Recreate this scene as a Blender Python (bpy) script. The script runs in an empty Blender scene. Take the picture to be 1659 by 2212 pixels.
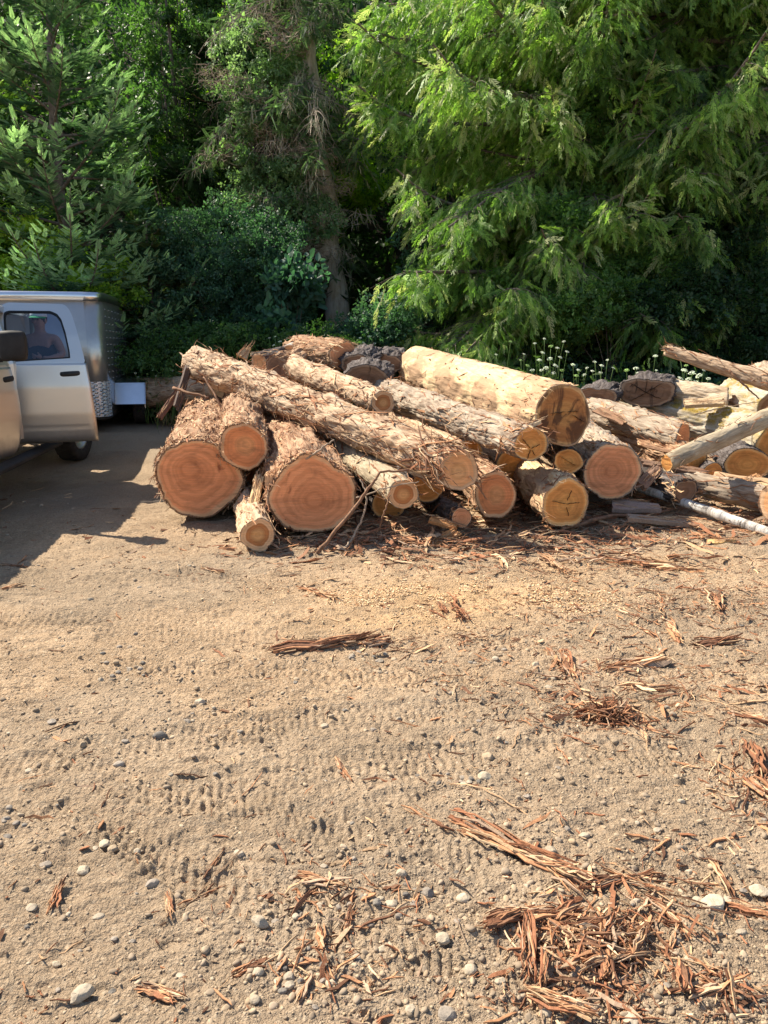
import bpy, math, random
import numpy as np
from mathutils import Vector, Matrix
R = math.radians
rng = np.random.default_rng(7)
random.seed(7)
sc = bpy.context.scene
COL = sc.collection

# ------------------------------------------------------------------ camera
CAMZ = 1.6
PITCH = R(12.55)
cam_d = bpy.data.cameras.new("camera")
cam = bpy.data.objects.new("camera", cam_d)
COL.objects.link(cam)
cam.location = (0, 0, CAMZ)
cam.rotation_euler = (R(90) - PITCH, 0, 0)
cam_d.sensor_fit = 'VERTICAL'
cam_d.sensor_height = 36
cam_d.lens = 36 * 1620 / 2212
cam_d.clip_start = 0.05
cam_d.clip_end = 500
sc.camera = cam

# ------------------------------------------------------------------ light
SUN = Vector((-0.80, 0.42, 1.0)).normalized()
ELEV = math.asin(SUN.z)
w = bpy.data.worlds.new("World")
sc.world = w
w.use_nodes = True
nt = w.node_tree
bg = nt.nodes['Background']
sky = nt.nodes.new('ShaderNodeTexSky')
sky.sky_type = 'NISHITA'
sky.sun_disc = False
sky.sun_elevation = ELEV
sky.sun_rotation = math.atan2(SUN.x, SUN.y)
nt.links.new(sky.outputs[0], bg.inputs[0])
bg.inputs[1].default_value = 0.095
sl = bpy.data.lights.new("sun", 'SUN')
sl.energy = 5.0
sl.angle = R(0.5)
sl.color = (1.0, 0.91, 0.76)
so = bpy.data.objects.new("sun", sl)
COL.objects.link(so)
so.rotation_euler = SUN.to_track_quat('Z', 'Y').to_euler()
sc.view_settings.view_transform = 'Standard'
sc.view_settings.look = 'None'
sc.view_settings.exposure = 1.14
sc.view_settings.gamma = 1.0
sc.cycles.max_bounces = 6
sc.cycles.transparent_max_bounces = 8

# ------------------------------------------------------------------ survey helper: photo point + distance -> metres
def P(px, py, y):
    """point of the place at distance y (metres ahead) seen at px,py of the 1659x2212 survey picture"""
    cx, cy = (px - 829.5) / 1620, (1106 - py) / 1620
    c, s = math.cos(PITCH), math.sin(PITCH)
    fy, fz = c + cy * s, -s + cy * c
    k = y / fy
    return Vector((cx * k, y, CAMZ + fz * k))
def G(px, py, z=0.0):
    """point at height z"""
    cx, cy = (px - 829.5) / 1620, (1106 - py) / 1620
    c, s = math.cos(PITCH), math.sin(PITCH)
    fy, fz = c + cy * s, -s + cy * c
    k = (z - CAMZ) / fz
    return Vector((cx * k, fy * k, z))

# ------------------------------------------------------------------ noise
def vnoise(x, y, seed=0, perx=0):
    x = np.asarray(x, float); y = np.asarray(y, float)
    xi = np.floor(x).astype(np.int64); yi = np.floor(y).astype(np.int64)
    fx = x - xi; fy = y - yi
    fx = fx * fx * (3 - 2 * fx); fy = fy * fy * (3 - 2 * fy)
    def h(a, b):
        if perx: a = a % perx
        n = (a * 374761393 + b * 668265263 + seed * 974634777) & 0xffffffff
        n = ((n ^ (n >> 13)) * 1274126177) & 0xffffffff
        n = n ^ (n >> 16)
        return (n & 0xffff) / 65535.0
    a = h(xi, yi); b = h(xi + 1, yi); c = h(xi, yi + 1); d = h(xi + 1, yi + 1)
    return (a * (1 - fx) + b * fx) * (1 - fy) + (c * (1 - fx) + d * fx) * fy
def fbm(x, y, seed=0, oct=4, perx=0):
    r = 0; a = 0.5; t = 0
    for o in range(oct):
        r = r + a * vnoise(x * 2 ** o, y * 2 ** o, seed + o * 17, perx * 2 ** o if perx else 0)
        t += a; a *= 0.5
    return r / t
def sstep(a, b, x):
    t = np.clip((x - a) / (b - a), 0, 1)
    return t * t * (3 - 2 * t)

# ------------------------------------------------------------------ mesh building
class MB:
    def __init__(s):
        s.v = []; s.f = []; s.n = 0; s.c = []; s.uv = []
        s.rr = []; s.hasc = False; s.hasuv = False; s.hasr = False
    def add(s, v, fs, c=None, uv=None, rr=None):
        v = np.asarray(v, float).reshape(-1, 3)
        if not isinstance(fs, list): fs = [fs]
        for f in fs:
            f = np.asarray(f, np.int64)
            if f.size: s.f.append(f + s.n)
        s.v.append(v)
        k = len(v)
        if c is None: s.c.append(np.ones((k, 4)))
        else:
            c = np.asarray(c, float)
            if c.ndim == 1: c = np.tile(c, (k, 1))
            if c.shape[1] == 3: c = np.hstack([c, np.ones((k, 1))])
            s.c.append(c); s.hasc = True
        if uv is None: s.uv.append(np.zeros((k, 2)))
        else: s.uv.append(np.asarray(uv, float)); s.hasuv = True
        if rr is None: s.rr.append(np.zeros(k))
        else: s.rr.append(np.asarray(rr, float)); s.hasr = True
        s.n += k
        return s
    def mesh(s, name, origin=(0, 0, 0), smooth=False):
        v = np.vstack(s.v) - np.array(origin)
        me = bpy.data.meshes.new(name)
        me.vertices.add(len(v)); me.vertices.foreach_set('co', v.astype(np.float32).ravel())
        tot = np.concatenate([np.full(len(f), f.shape[1]) for f in s.f])
        li = np.concatenate([f.ravel() for f in s.f])
        me.loops.add(len(li)); me.loops.foreach_set('vertex_index', li.astype(np.int32))
        me.polygons.add(len(tot))
        st = np.concatenate([[0], np.cumsum(tot)[:-1]])
        me.polygons.foreach_set('loop_start', st.astype(np.int32))
        me.polygons.foreach_set('loop_total', tot.astype(np.int32))
        me.polygons.foreach_set('use_smooth', np.full(len(tot), smooth))
        if s.hasc:
            a = me.attributes.new('tint', 'FLOAT_COLOR', 'POINT')
            a.data.foreach_set('color', np.vstack(s.c).astype(np.float32).ravel())
        if s.hasuv:
            u = me.uv_layers.new(name='UVMap')
            u.data.foreach_set('uv', np.vstack(s.uv)[li].astype(np.float32).ravel())
        if s.hasr:
            a = me.attributes.new('rr', 'FLOAT', 'POINT')
            a.data.foreach_set('value', np.concatenate(s.rr).astype(np.float32))
        me.update(calc_edges=True)
        return me
    def obj(s, name, mat, parent=None, origin=None, smooth=False):
        if origin is None:
            origin = tuple(parent['_o']) if parent is not None else (0, 0, 0)
        me = s.mesh(name, origin, smooth)
        me.materials.append(mat)
        o = bpy.data.objects.new(name, me)
        COL.objects.link(o)
        if parent is not None:
            o.parent = parent
            po = parent.get('_o', (0, 0, 0))
            o.location = Vector(origin) - Vector(po)
        else: o.location = origin
        o['_o'] = tuple(origin)
        return o
def tag(o, label=None, cat=None, group=None, kind=None):
    if label: o['label'] = label
    if cat: o['category'] = cat
    if group: o['group'] = group
    if kind: o['kind'] = kind
    return o
def thing(name, loc, label, cat, group=None):
    o = bpy.data.objects.new(name, None)
    COL.objects.link(o)
    o.empty_display_size = 0.2
    o.location = loc
    o['_o'] = tuple(loc)
    return tag(o, label, cat, group)

def inst(tv, tfs, T, t):
    """n copies of a template: T (n,3,3) columns = axes, t (n,3)"""
    n = len(t); k = len(tv)
    v = np.einsum('nij,kj->nki', T, tv) + t[:, None, :]
    off = (np.arange(n) * k)[:, None, None]
    fs = [(f[None] + off).reshape(-1, f.shape[1]) for f in tfs]
    return v.reshape(-1, 3), fs
def norm(a):
    return a / np.maximum(np.linalg.norm(a, axis=-1, keepdims=True), 1e-9)
def frames(X, up=None, roll=None):
    """rotation frames with x axis = X, z axis near up"""
    X = norm(np.asarray(X, float)); n = len(X)
    if up is None: up = np.tile([0, 0, 1.0], (n, 1))
    Y = norm(np.cross(up, X)); Z = np.cross(X, Y)
    if roll is not None:
        c = np.cos(roll)[:, None]; s_ = np.sin(roll)[:, None]
        Y, Z = Y * c + Z * s_, Z * c - Y * s_
    return np.stack([X, Y, Z], axis=2)

def tube(mb, pts, rad, m=8, c=None, cap=True, uv=False):
    pts = np.asarray([tuple(p) for p in pts], float); n = len(pts)
    rad = np.broadcast_to(np.asarray(rad, float), (n,))
    d = norm(np.gradient(pts, axis=0))
    ref = np.array([0, 0, 1.0]) if abs(d[n // 2][2]) < 0.9 else np.array([1.0, 0, 0])
    Y = norm(np.cross(np.tile(ref, (n, 1)), d)); Z = np.cross(d, Y)
    th = np.linspace(0, 2 * math.pi, m, endpoint=False)
    ring = Y[:, None] * np.cos(th)[None, :, None] + Z[:, None] * np.sin(th)[None, :, None]
    v = pts[:, None] + ring * rad[:, None, None]
    v = v.reshape(-1, 3)
    i = np.arange(n - 1)[:, None] * m; j = np.arange(m)[None]
    jn = (j + 1) % m
    q = np.stack([i + j, i + jn, i + m + jn, i + m + j], -1).reshape(-1, 4)
    fs = [q]
    if cap:
        v = np.vstack([v, pts[0], pts[-1]])
        a = np.arange(m); b = (a + 1) % m
        fs.append(np.stack([b, a, np.full(m, n * m)], -1))
        fs.append(np.stack([a + (n - 1) * m, b + (n - 1) * m, np.full(m, n * m + 1)], -1))
    mb.add(v, fs, c)
def box(mb, c, s, rot=None, col=None):
    x = np.array([[-1, -1, -1], [1, -1, -1], [1, 1, -1], [-1, 1, -1], [-1, -1, 1], [1, -1, 1], [1, 1, 1], [-1, 1, 1]]) * 0.5 * np.array(s)
    if rot is not None: x = x @ np.array(rot).T
    f = np.array([[0, 3, 2, 1], [4, 5, 6, 7], [0, 1, 5, 4], [1, 2, 6, 5], [2, 3, 7, 6], [3, 0, 4, 7]])
    mb.add(x + np.array(c), f, col)
def rotz(a):
    return np.array([[math.cos(a), -math.sin(a), 0], [math.sin(a), math.cos(a), 0], [0, 0, 1.0]])

# ------------------------------------------------------------------ materials
def mat(name):
    m = bpy.data.materials.new(name); m.use_nodes = True
    nt = m.node_tree
    b = nt.nodes['Principled BSDF']
    b.inputs['Roughness'].default_value = 0.85
    b.inputs['Specular IOR Level'].default_value = 0.25
    return m, nt, b
def N(nt, t, **kw):
    n = nt.nodes.new(t)
    for k, v in kw.items():
        if k.startswith('i_'): n.inputs[k[2:].replace('_', ' ')].default_value = v
        elif k.startswith('n'): n.inputs[int(k[1:])].default_value = v
        else: setattr(n, k, v)
    return n
def ramp(nt, src, stops):
    r = nt.nodes.new('ShaderNodeValToRGB')
    e = r.color_ramp.elements
    while len(e) < len(stops): e.new(0.5)
    for el, (p, c) in zip(e, stops):
        el.position = p
        el.color = (c, c, c, 1) if isinstance(c, (int, float)) else (*c, 1)
    nt.links.new(src, r.inputs[0])
    return r.outputs[0]
def mix(nt, f, a, b, mode='MIX'):
    m = nt.nodes.new('ShaderNodeMix'); m.data_type = 'RGBA'; m.blend_type = mode
    for s, v in ((m.inputs[0], f), (m.inputs[6], a), (m.inputs[7], b)):
        if hasattr(v, 'is_linked') or hasattr(v, 'links'): nt.links.new(v, s)
        elif isinstance(v, (int, float)): s.default_value = v if s == m.inputs[0] else (v, v, v, 1)
        else: s.default_value = (*v, 1)
    return m.outputs[2]
def mth(nt, op, a, b=0.0, c=0.0):
    m = nt.nodes.new('ShaderNodeMath'); m.operation = op
    for s, v in zip(m.inputs, (a, b, c)):
        if hasattr(v, 'links'): nt.links.new(v, s)
        else: s.default_value = v
    return m.outputs[0]
def noise(nt, vec, scale, detail=4, rough=0.6, dist=0.0):
    n = N(nt, 'ShaderNodeTexNoise')
    n.inputs['Scale'].default_value = scale; n.inputs['Detail'].default_value = detail
    n.inputs['Roughness'].default_value = rough; n.inputs['Distortion'].default_value = dist
    if vec is not None: nt.links.new(vec, n.inputs['Vector'])
    return n.outputs[0]
def mapping(nt, vec, scale=(1, 1, 1), rot=(0, 0, 0), loc=(0, 0, 0)):
    m = N(nt, 'ShaderNodeMapping')
    m.inputs['Scale'].default_value = scale; m.inputs['Rotation'].default_value = rot; m.inputs['Location'].default_value = loc
    nt.links.new(vec, m.inputs['Vector'])
    return m.outputs[0]
def bump(nt, b, h, dist=0.01, strength=1.0):
    n = N(nt, 'ShaderNodeBump')
    n.inputs['Distance'].default_value = dist; n.inputs['Strength'].default_value = strength
    nt.links.new(h, n.inputs['Height']); nt.links.new(n.outputs[0], b.inputs['Normal'])
    return n
def simple(name, col, rough=0.6, metal=0.0, spec=0.3, var=0.0, scale=20, bmp=0.0):
    m, nt, b = mat(name)
    b.inputs['Roughness'].default_value = rough; b.inputs['Metallic'].default_value = metal
    b.inputs['Specular IOR Level'].default_value = spec
    tc = N(nt, 'ShaderNodeTexCoord').outputs['Object']
    nz = noise(nt, tc, scale)
    lo = tuple(c * (1 - var) for c in col); hi = tuple(min(1, c * (1 + var)) for c in col)
    nt.links.new(ramp(nt, nz, [(0.3, lo), (0.7, hi)]), b.inputs['Base Color'])
    if bmp: bump(nt, b, nz, bmp)
    return m

def m_ground():
    m, nt, b = mat('dirt')
    g = N(nt, 'ShaderNodeNewGeometry').outputs['Position']
    n1 = noise(nt, g, 0.9, 5); n2 = noise(nt, g, 9, 5, 0.65); n3 = noise(nt, g, 70, 4, 0.7)
    base = ramp(nt, n1, [(0.3, (0.325, 0.22, 0.136)), (0.55, (0.415, 0.287, 0.18)), (0.75, (0.475, 0.335, 0.214))])
    base = mix(nt, mth(nt, 'MULTIPLY', ramp(nt, n2, [(0.35, 0.0), (0.7, 1.0)]), 0.45), base, (0.46, 0.335, 0.22))
    sp = N(nt, 'ShaderNodeTexVoronoi'); sp.inputs['Scale'].default_value = 95; nt.links.new(g, sp.inputs['Vector'])
    spc = N(nt, 'ShaderNodeSeparateColor'); nt.links.new(sp.outputs['Color'], spc.inputs[0])
    grit = ramp(nt, spc.outputs[0], [(0.0, (0.17, 0.12, 0.075)), (0.35, (0.36, 0.255, 0.16)), (0.85, (0.48, 0.35, 0.225)), (1.0, (0.56, 0.45, 0.32))])
    base = mix(nt, mth(nt, 'MULTIPLY', ramp(nt, n3, [(0.38, 0.0), (0.58, 1.0)]), 0.8), base, grit)
    # attribute tint.r = sawdust, g = forest soil, b = greyer grit
    at = N(nt, 'ShaderNodeAttribute', attribute_name='tint'); sp2 = N(nt, 'ShaderNodeSeparateColor'); nt.links.new(at.outputs['Color'], sp2.inputs[0])
    saw = ramp(nt, n3, [(0.3, (0.46, 0.28, 0.14)), (0.6, (0.64, 0.42, 0.22))])
    sm = mth(nt, 'MULTIPLY', sp2.outputs[0], ramp(nt, n2, [(0.3, 0.35), (0.6, 1.0)]))
    base = mix(nt, sm, base, saw)
    base = mix(nt, mth(nt, 'MULTIPLY', sp2.outputs[2], 0.65), base, ramp(nt, n3, [(0.3, (0.2, 0.155, 0.11)), (0.7, (0.38, 0.31, 0.23))]))
    soil = ramp(nt, n2, [(0.3, (0.02, 0.015, 0.01)), (0.7, (0.05, 0.04, 0.024))])
    base = mix(nt, sp2.outputs[1], base, soil)
    nt.links.new(base, b.inputs['Base Color'])
    b.inputs['Roughness'].default_value = 0.95
    b.inputs['Specular IOR Level'].default_value = 0.1
    # packed dust is smooth, loose patches are gritty; fine ribs run across the yard
    rib = noise(nt, mapping(nt, g, (13, 34, 1), rot=(0, 0, R(8))), 1.0, 4, 0.6, 0.5)
    loose = ramp(nt, noise(nt, g, 1.7, 4, 0.6), [(0.42, 0.55), (0.62, 1.0)])
    grain = mth(nt, 'ADD', mth(nt, 'MULTIPLY', n3, 1.5), mth(nt, 'MULTIPLY', mth(nt, 'SUBTRACT', 1.0, sp.outputs['Distance']), 0.28))
    h = mth(nt, 'ADD', mth(nt, 'MULTIPLY', grain, loose), mth(nt, 'MULTIPLY', rib, 0.9))
    bump(nt, b, h, 0.022, 1.0)
    return m

def m_bark(name, stops, streak=(1.0, 14.0), bd=0.012, moss=None, patch=None, fine=1.0):
    """bark in log uv: u = metres around, v = metres along"""
    m, nt, b = mat(name)
    uv = N(nt, 'ShaderNodeTexCoord').outputs['UV']
    mp = mapping(nt, uv, (38 * fine, 4.5 * fine, 1))
    n1 = noise(nt, mp, 1.0, 6, 0.65, 0.8)
    n2 = noise(nt, mapping(nt, uv, (9, 3.2, 1)), 1.0, 4, 0.6, 0.4)
    n3 = noise(nt, mapping(nt, uv, (150, 26, 1)), 1.0, 3, 0.6)
    t = mth(nt, 'ADD', mth(nt, 'MULTIPLY', n1, 0.62), mth(nt, 'ADD', mth(nt, 'MULTIPLY', n2, 0.3), mth(nt, 'MULTIPLY', n3, 0.12)))
    c = ramp(nt, t, stops)
    if patch:
        pm = ramp(nt, noise(nt, mapping(nt, uv, (4.0, 2.0, 1), loc=(3, 7, 0)), 1.0, 5, 0.55, 0.5), [(patch[1], 0.0), (patch[1] + 0.06, 1.0)])
        c = mix(nt, pm, c, patch[0])
    if moss:
        at = N(nt, 'ShaderNodeAttribute', attribute_name='tint'); s2 = N(nt, 'ShaderNodeSeparateColor'); nt.links.new(at.outputs['Color'], s2.inputs[0])
        mo = ramp(nt, noise(nt, uv, 60, 4, 0.7), [(0.3, (0.13, 0.09, 0.015)), (0.7, (0.42, 0.29, 0.06))])
        mm = mth(nt, 'MULTIPLY', s2.outputs[0], ramp(nt, noise(nt, uv, 9, 5, 0.7), [(0.42, 0.0), (0.52, 1.0)]))
        c = mix(nt, mm, c, mo)
    nt.links.new(c, b.inputs['Base Color'])
    b.inputs['Roughness'].default_value = 0.9
    bump(nt, b, mth(nt, 'ADD', n1, mth(nt, 'MULTIPLY', n3, 0.35)), bd, 1.0)
    return m
def m_face(name, heart, mid, sap, ring=0.9, sapw=0.90, stain=None, freq=70, dark=0.0):
    """sawn end: attribute rr = 0 pith .. 1 rim"""
    m, nt, b = mat(name)
    uv = N(nt, 'ShaderNodeTexCoord').outputs['UV']
    at = N(nt, 'ShaderNodeAttribute', attribute_name='rr').outputs['Fac']
    wob = noise(nt, mapping(nt, uv, (3, 3, 1)), 1.5, 3, 0.5)
    r = mth(nt, 'ADD', at, mth(nt, 'MULTIPLY', mth(nt, 'SUBTRACT', wob, 0.5), 0.14))
    c = ramp(nt, r, [(0.0, heart), (0.35, heart), (0.5, mid), (sapw - 0.05, mid), (sapw, sap), (1.0, sap)])
    rn = N(nt, 'ShaderNodeTexNoise'); rn.inputs['Scale'].default_value = 1.0; rn.inputs['Detail'].default_value = 5; rn.inputs['Roughness'].default_value = 0.7
    cx = N(nt, 'ShaderNodeCombineXYZ'); nt.links.new(mth(nt, 'MULTIPLY', r, freq), cx.inputs[0])
    nt.links.new(cx.outputs[0], rn.inputs['Vector'])
    # broad growth bands under the fine ones
    bn = N(nt, 'ShaderNodeTexNoise'); bn.inputs['Scale'].default_value = 1.0; bn.inputs['Detail'].default_value = 2
    cy = N(nt, 'ShaderNodeCombineXYZ'); nt.links.new(mth(nt, 'MULTIPLY', r, freq * 0.16), cy.inputs[0]); cy.inputs[1].default_value = 3.3
    nt.links.new(cy.outputs[0], bn.inputs['Vector'])
    c = mix(nt, ramp(nt, at, [(0.05, 0.0), (0.2, 0.8)]), c, ramp(nt, bn.outputs[0], [(0.35, (0.86, 0.81, 0.77)), (0.6, (1.06, 1.05, 1.04))]), 'MULTIPLY')
    rg = ramp(nt, rn.outputs[0], [(0.3, 0.6), (0.5, 0.95), (0.7, 1.15)])
    c = mix(nt, mth(nt, 'MULTIPLY', ramp(nt, at, [(0.03, 0.0), (0.15, 1.0)]), ring), c, rg, 'MULTIPLY')
    saw = noise(nt, mapping(nt, uv, (7, 110, 1), rot=(0, 0, R(12))), 1.0, 4, 0.6, 0.3)
    c = mix(nt, 0.5, c, ramp(nt, saw, [(0.3, 0.72), (0.7, 1.18)]), 'MULTIPLY')
    bl = noise(nt, mapping(nt, uv, (5, 9, 1), loc=(2, 1, 0)), 1.0, 5, 0.6, 0.6)
    c = mix(nt, 1.0, c, ramp(nt, bl, [(0.25, 0.62), (0.5, 1.0), (0.8, 1.15)]), 'MULTIPLY')
    if stain:
        st = noise(nt, mapping(nt, uv, (6, 3, 1), loc=(5, 3, 0)), 1.0, 5, 0.6, 0.8)
        c = mix(nt, mth(nt, 'MULTIPLY', ramp(nt, st, [(stain[1], 0.0), (stain[1] + 0.08, 1.0)]), 0.8), c, stain[0])
    nt.links.new(c, b.inputs['Base Color'])
    b.inputs['Roughness'].default_value = 0.8
    bump(nt, b, saw, 0.005, 0.9)
    return m
def m_tint(name, rough=0.8, trans=0.0, gloss=0.25, bmp=0.0, bs=40, streak=None):
    """colour from the per-piece tint attribute"""
    m, nt, b = mat(name)
    at = N(nt, 'ShaderNodeAttribute', attribute_name='tint').outputs['Color']
    tc = N(nt, 'ShaderNodeTexCoord').outputs['Object']
    nz = noise(nt, tc, bs, 4, 0.65)
    c = mix(nt, 1.0, at, ramp(nt, nz, [(0.25, 0.7), (0.75, 1.25)]), 'MULTIPLY')
    nt.links.new(c, b.inputs['Base Color'])
    b.inputs['Roughness'].default_value = rough
    b.inputs['Specular IOR Level'].default_value = gloss
    if bmp: bump(nt, b, nz, bmp)
    if trans:
        tr = N(nt, 'ShaderNodeBsdfTranslucent')
        c2 = mix(nt, 1.0, c, (1.3, 1.55, 0.75), 'MULTIPLY')
        nt.links.new(c2, tr.inputs[0])
        ms = N(nt, 'ShaderNodeMixShader'); ms.inputs[0].default_value = trans
        out = nt.nodes['Material Output']
        nt.links.new(b.outputs[0], ms.inputs[1]); nt.links.new(tr.outputs[0], ms.inputs[2]); nt.links.new(ms.outputs[0], out.inputs[0])
    return m

M = {}
M['ground'] = m_ground()
M['bark_tan'] = m_bark('tan_bark', [(0.32, (0.09, 0.045, 0.024)), (0.43, (0.27, 0.165, 0.10)), (0.54, (0.48, 0.34, 0.22)), (0.70, (0.66, 0.53, 0.38))])
M['bark_red'] = m_bark('red_bark', [(0.34, (0.06, 0.026, 0.014)), (0.45, (0.22, 0.11, 0.06)), (0.56, (0.40, 0.25, 0.15)), (0.72, (0.58, 0.43, 0.29))], bd=0.02)
M['bark_grey'] = m_bark('grey_bark', [(0.32, (0.075, 0.05, 0.035)), (0.45, (0.24, 0.175, 0.125)), (0.58, (0.39, 0.315, 0.235)), (0.75, (0.55, 0.48, 0.38))], bd=0.01)
M['bark_fir'] = m_bark('green_grey_bark', [(0.3, (0.10, 0.065, 0.04)), (0.42, (0.27, 0.205, 0.13)), (0.6, (0.44, 0.36, 0.25)), (0.78, (0.58, 0.5, 0.37))], bd=0.006, fine=1.3)
M['bark_peel'] = m_bark('peeled_wood', [(0.30, (0.26, 0.14, 0.07)), (0.42, (0.5, 0.33, 0.18)), (0.56, (0.68, 0.50, 0.29)), (0.75, (0.8, 0.66, 0.42))], bd=0.008, patch=((0.42, 0.27, 0.16), 0.46))
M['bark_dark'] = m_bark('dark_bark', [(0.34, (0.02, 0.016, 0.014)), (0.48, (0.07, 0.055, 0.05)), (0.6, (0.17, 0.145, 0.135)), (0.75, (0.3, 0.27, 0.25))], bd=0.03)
M['bark_moss'] = m_bark('mossy_bark', [(0.3, (0.10, 0.08, 0.055)), (0.45, (0.32, 0.27, 0.2)), (0.6, (0.48, 0.42, 0.33)), (0.78, (0.6, 0.55, 0.45))], bd=0.014, moss=True)
M['bark_birch'] = m_bark('birch_bark', [(0.40, (0.06, 0.05, 0.045)), (0.47, (0.3, 0.27, 0.24)), (0.54, (0.52, 0.49, 0.45)), (0.75, (0.66, 0.63, 0.6))], bd=0.006)
for n in M['bark_birch'].node_tree.nodes:
    if n.type == 'MAPPING' and n.inputs['Scale'].default_value[0] == 38: n.inputs['Scale'].default_value = (7, 42, 1)
M['bark_stripe'] = m_bark('grooved_wood', [(0.34, (0.12, 0.075, 0.04)), (0.45, (0.38, 0.27, 0.17)), (0.6, (0.6, 0.48, 0.34)), (0.75, (0.7, 0.6, 0.46))], bd=0.02, fine=0.7)
M['face_red'] = m_face('red_cut_wood', (0.70, 0.28, 0.125), (0.82, 0.345, 0.16), (0.86, 0.50, 0.27), ring=0.3, sapw=0.955, stain=((0.22, 0.06, 0.03), 0.66))
M['face_rose'] = m_face('rose_cut_wood', (0.76, 0.35, 0.15), (0.74, 0.29, 0.12), (0.85, 0.52, 0.29), ring=0.6, sapw=0.93, freq=45)
M['face_tan'] = m_face('tan_cut_wood', (0.76, 0.42, 0.19), (0.78, 0.41, 0.19), (0.74, 0.48, 0.28), ring=0.5, sapw=0.84, freq=40)
M['face_heart'] = m_face('brown_hearted_cut_wood', (0.68, 0.35, 0.14), (0.52, 0.21, 0.075), (0.82, 0.5, 0.27), ring=0.9, sapw=0.74, freq=40)
M['face_ochre'] = m_face('ochre_cut_wood', (0.72, 0.34, 0.10), (0.70, 0.31, 0.09), (0.78, 0.45, 0.18), ring=0.6, sapw=0.92, freq=60)
M['face_brown'] = m_face('stained_cut_wood', (0.52, 0.25, 0.08), (0.48, 0.21, 0.07), (0.68, 0.4, 0.17), ring=0.6, sapw=0.94, freq=60, stain=((0.07, 0.03, 0.018), 0.49))
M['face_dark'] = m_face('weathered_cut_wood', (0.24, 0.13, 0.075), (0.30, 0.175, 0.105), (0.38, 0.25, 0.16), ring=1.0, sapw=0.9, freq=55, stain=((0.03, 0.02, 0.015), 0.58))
M['crack'] = simple('crack_shadowed_wood', (0.035, 0.018, 0.01), 0.95)
M['splinter'] = m_tint('splintered_wood', 0.85, bmp=0.004, bs=60)
M['stone'] = m_tint('stone', 0.85, bmp=0.004, bs=45)
M['pebble'] = m_tint('pebble', 0.9)
M['leaf'] = m_tint('leaf', 0.5, trans=0.47, gloss=0.4, bs=3)
M['needle'] = m_tint('needle', 0.6, trans=0.42, gloss=0.25, bs=2.5)
M['petal'] = m_tint('petal', 0.7, trans=0.25, bs=5)
M['trunk'] = simple('tree_bark', (0.15, 0.12, 0.095), 0.95, var=0.5, scale=14, bmp=0.03)
M['twig'] = simple('dead_twig', (0.27, 0.22, 0.17), 0.9, var=0.4, scale=6)
# ================================================================== GROUND
TR = [(2.62, 0.16, -0.10, 0.26, 0.036, 1.0), (3.02, 0.15, -0.09, 0.25, 0.036, 1.0), (3.42, -0.05, 0.06, 0.25, 0.034, 0.9),
      (1.75, -0.45, 0.08, 0.22, 0.034, 1.0), (2.2, -0.30, 0.05, 0.22, 0.032, 0.9), (3.9, -0.12, 0.03, 0.3, 0.04, 0.8),
      (4.45, 0.07, -0.02, 0.3, 0.045, 0.8), (5.05, 0.03, 0.01, 0.3, 0.05, 0.7), (2.35, 0.75, -0.1, 0.2, 0.036, 0.8)]
def terrain(x, y):
    x = np.asarray(x, float); y = np.asarray(y, float)
    z = 0.25 * sstep(9.0, 13.4, y)
    b0 = 13.6 - 2.0 * sstep(-1.5, 1.5, x)
    z = z + 2.0 * sstep(0, 7, y - b0) + 17 * sstep(20, 44, y) + 4 * sstep(44, 70, y)
    return z
def H(x, y):
    x = np.asarray(x, float); y = np.asarray(y, float)
    z = terrain(x, y)
    z = z + 0.05 * (fbm(x * 0.6, y * 0.6, 3, 3) - 0.5)
    z = z + 0.022 * (fbm(x * 4, y * 4, 11, 3) - 0.5)
    z = z + 0.012 * (fbm(x * 17, y * 24, 21, 3) - 0.5)
    near = 1 - sstep(7, 10, y)
    wx = x + 0.05 * (fbm(x * 3, y * 3, 33, 2) - 0.5)
    for k, (y0, a, b, wd, pt, am) in enumerate(TR):
        yc = y0 + a * x + b * x * x
        u = (y - yc) / (wd * 0.5)
        win = np.exp(-(u ** 4) * 1.2)
        patch = sstep(0.42, 0.58, fbm(x * 1.3 + k * 5, y * 1.3, 50 + k, 3))
        if k in (0, 1, 3, 4): patch = np.maximum(patch, 0.9 * sstep(1.4, 0.3, np.abs(x + 0.3)))
        ph = 2 * math.pi * (wx + 0.03 * (vnoise(x * 5, y * 5, 9 + k) - .5)) / pt + np.where(u > 0, 1, -1) * 1.6 * np.abs(u) + 2.3 * np.round(u * 1.25)
        tr = np.tanh(3.5 * np.sin(ph)) * 0.5
        z = z + am * near * patch * win * (-0.009 + 0.0115 * tr * np.where(np.abs(np.abs(u) - 0.42) < 0.10, 0.25, 1.0) * (0.5 + 0.7 * vnoise(x * 7, y * 7, k)))
        z = z + am * near * patch * 0.008 * np.exp(-((np.abs(u) - 1.15) / 0.2) ** 2)
    # dimpled, wind-ribbed dust between the tracks
    z = z + near * 0.022 * np.abs(fbm(x * 7 + 0.3 * y, y * 19 + x * 3, 71, 3) - 0.5) * (0.5 + vnoise(x * 1.5, y * 1.5, 4))
    z = z - near * 0.010 * sstep(0.74, 0.80, vnoise(x * 7 + 3, y * 12, 88))
    z = z + near * 0.0048 * np.tanh(9 * (fbm(x * 10 + y * 2, y * 24 + 1.5 * np.sin(x * 5), 73, 3) - 0.5))
    z = z + near * 0.0024 * np.tanh(8 * (fbm(x * 30, y * 44, 75, 2) - 0.5))
    return z
T_in = np.linspace(-1, 1, 700)
T_out = np.array([1.05, 1.12, 1.25, 1.5, 2, 3, 5, 9, 18, 40])
tt = np.concatenate([-T_out[::-1], T_in, T_out])
ys = [-60, -30, -12, -5, -2, -1, -0.4, 0.1, 0.5]
yy = 0.9
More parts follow.
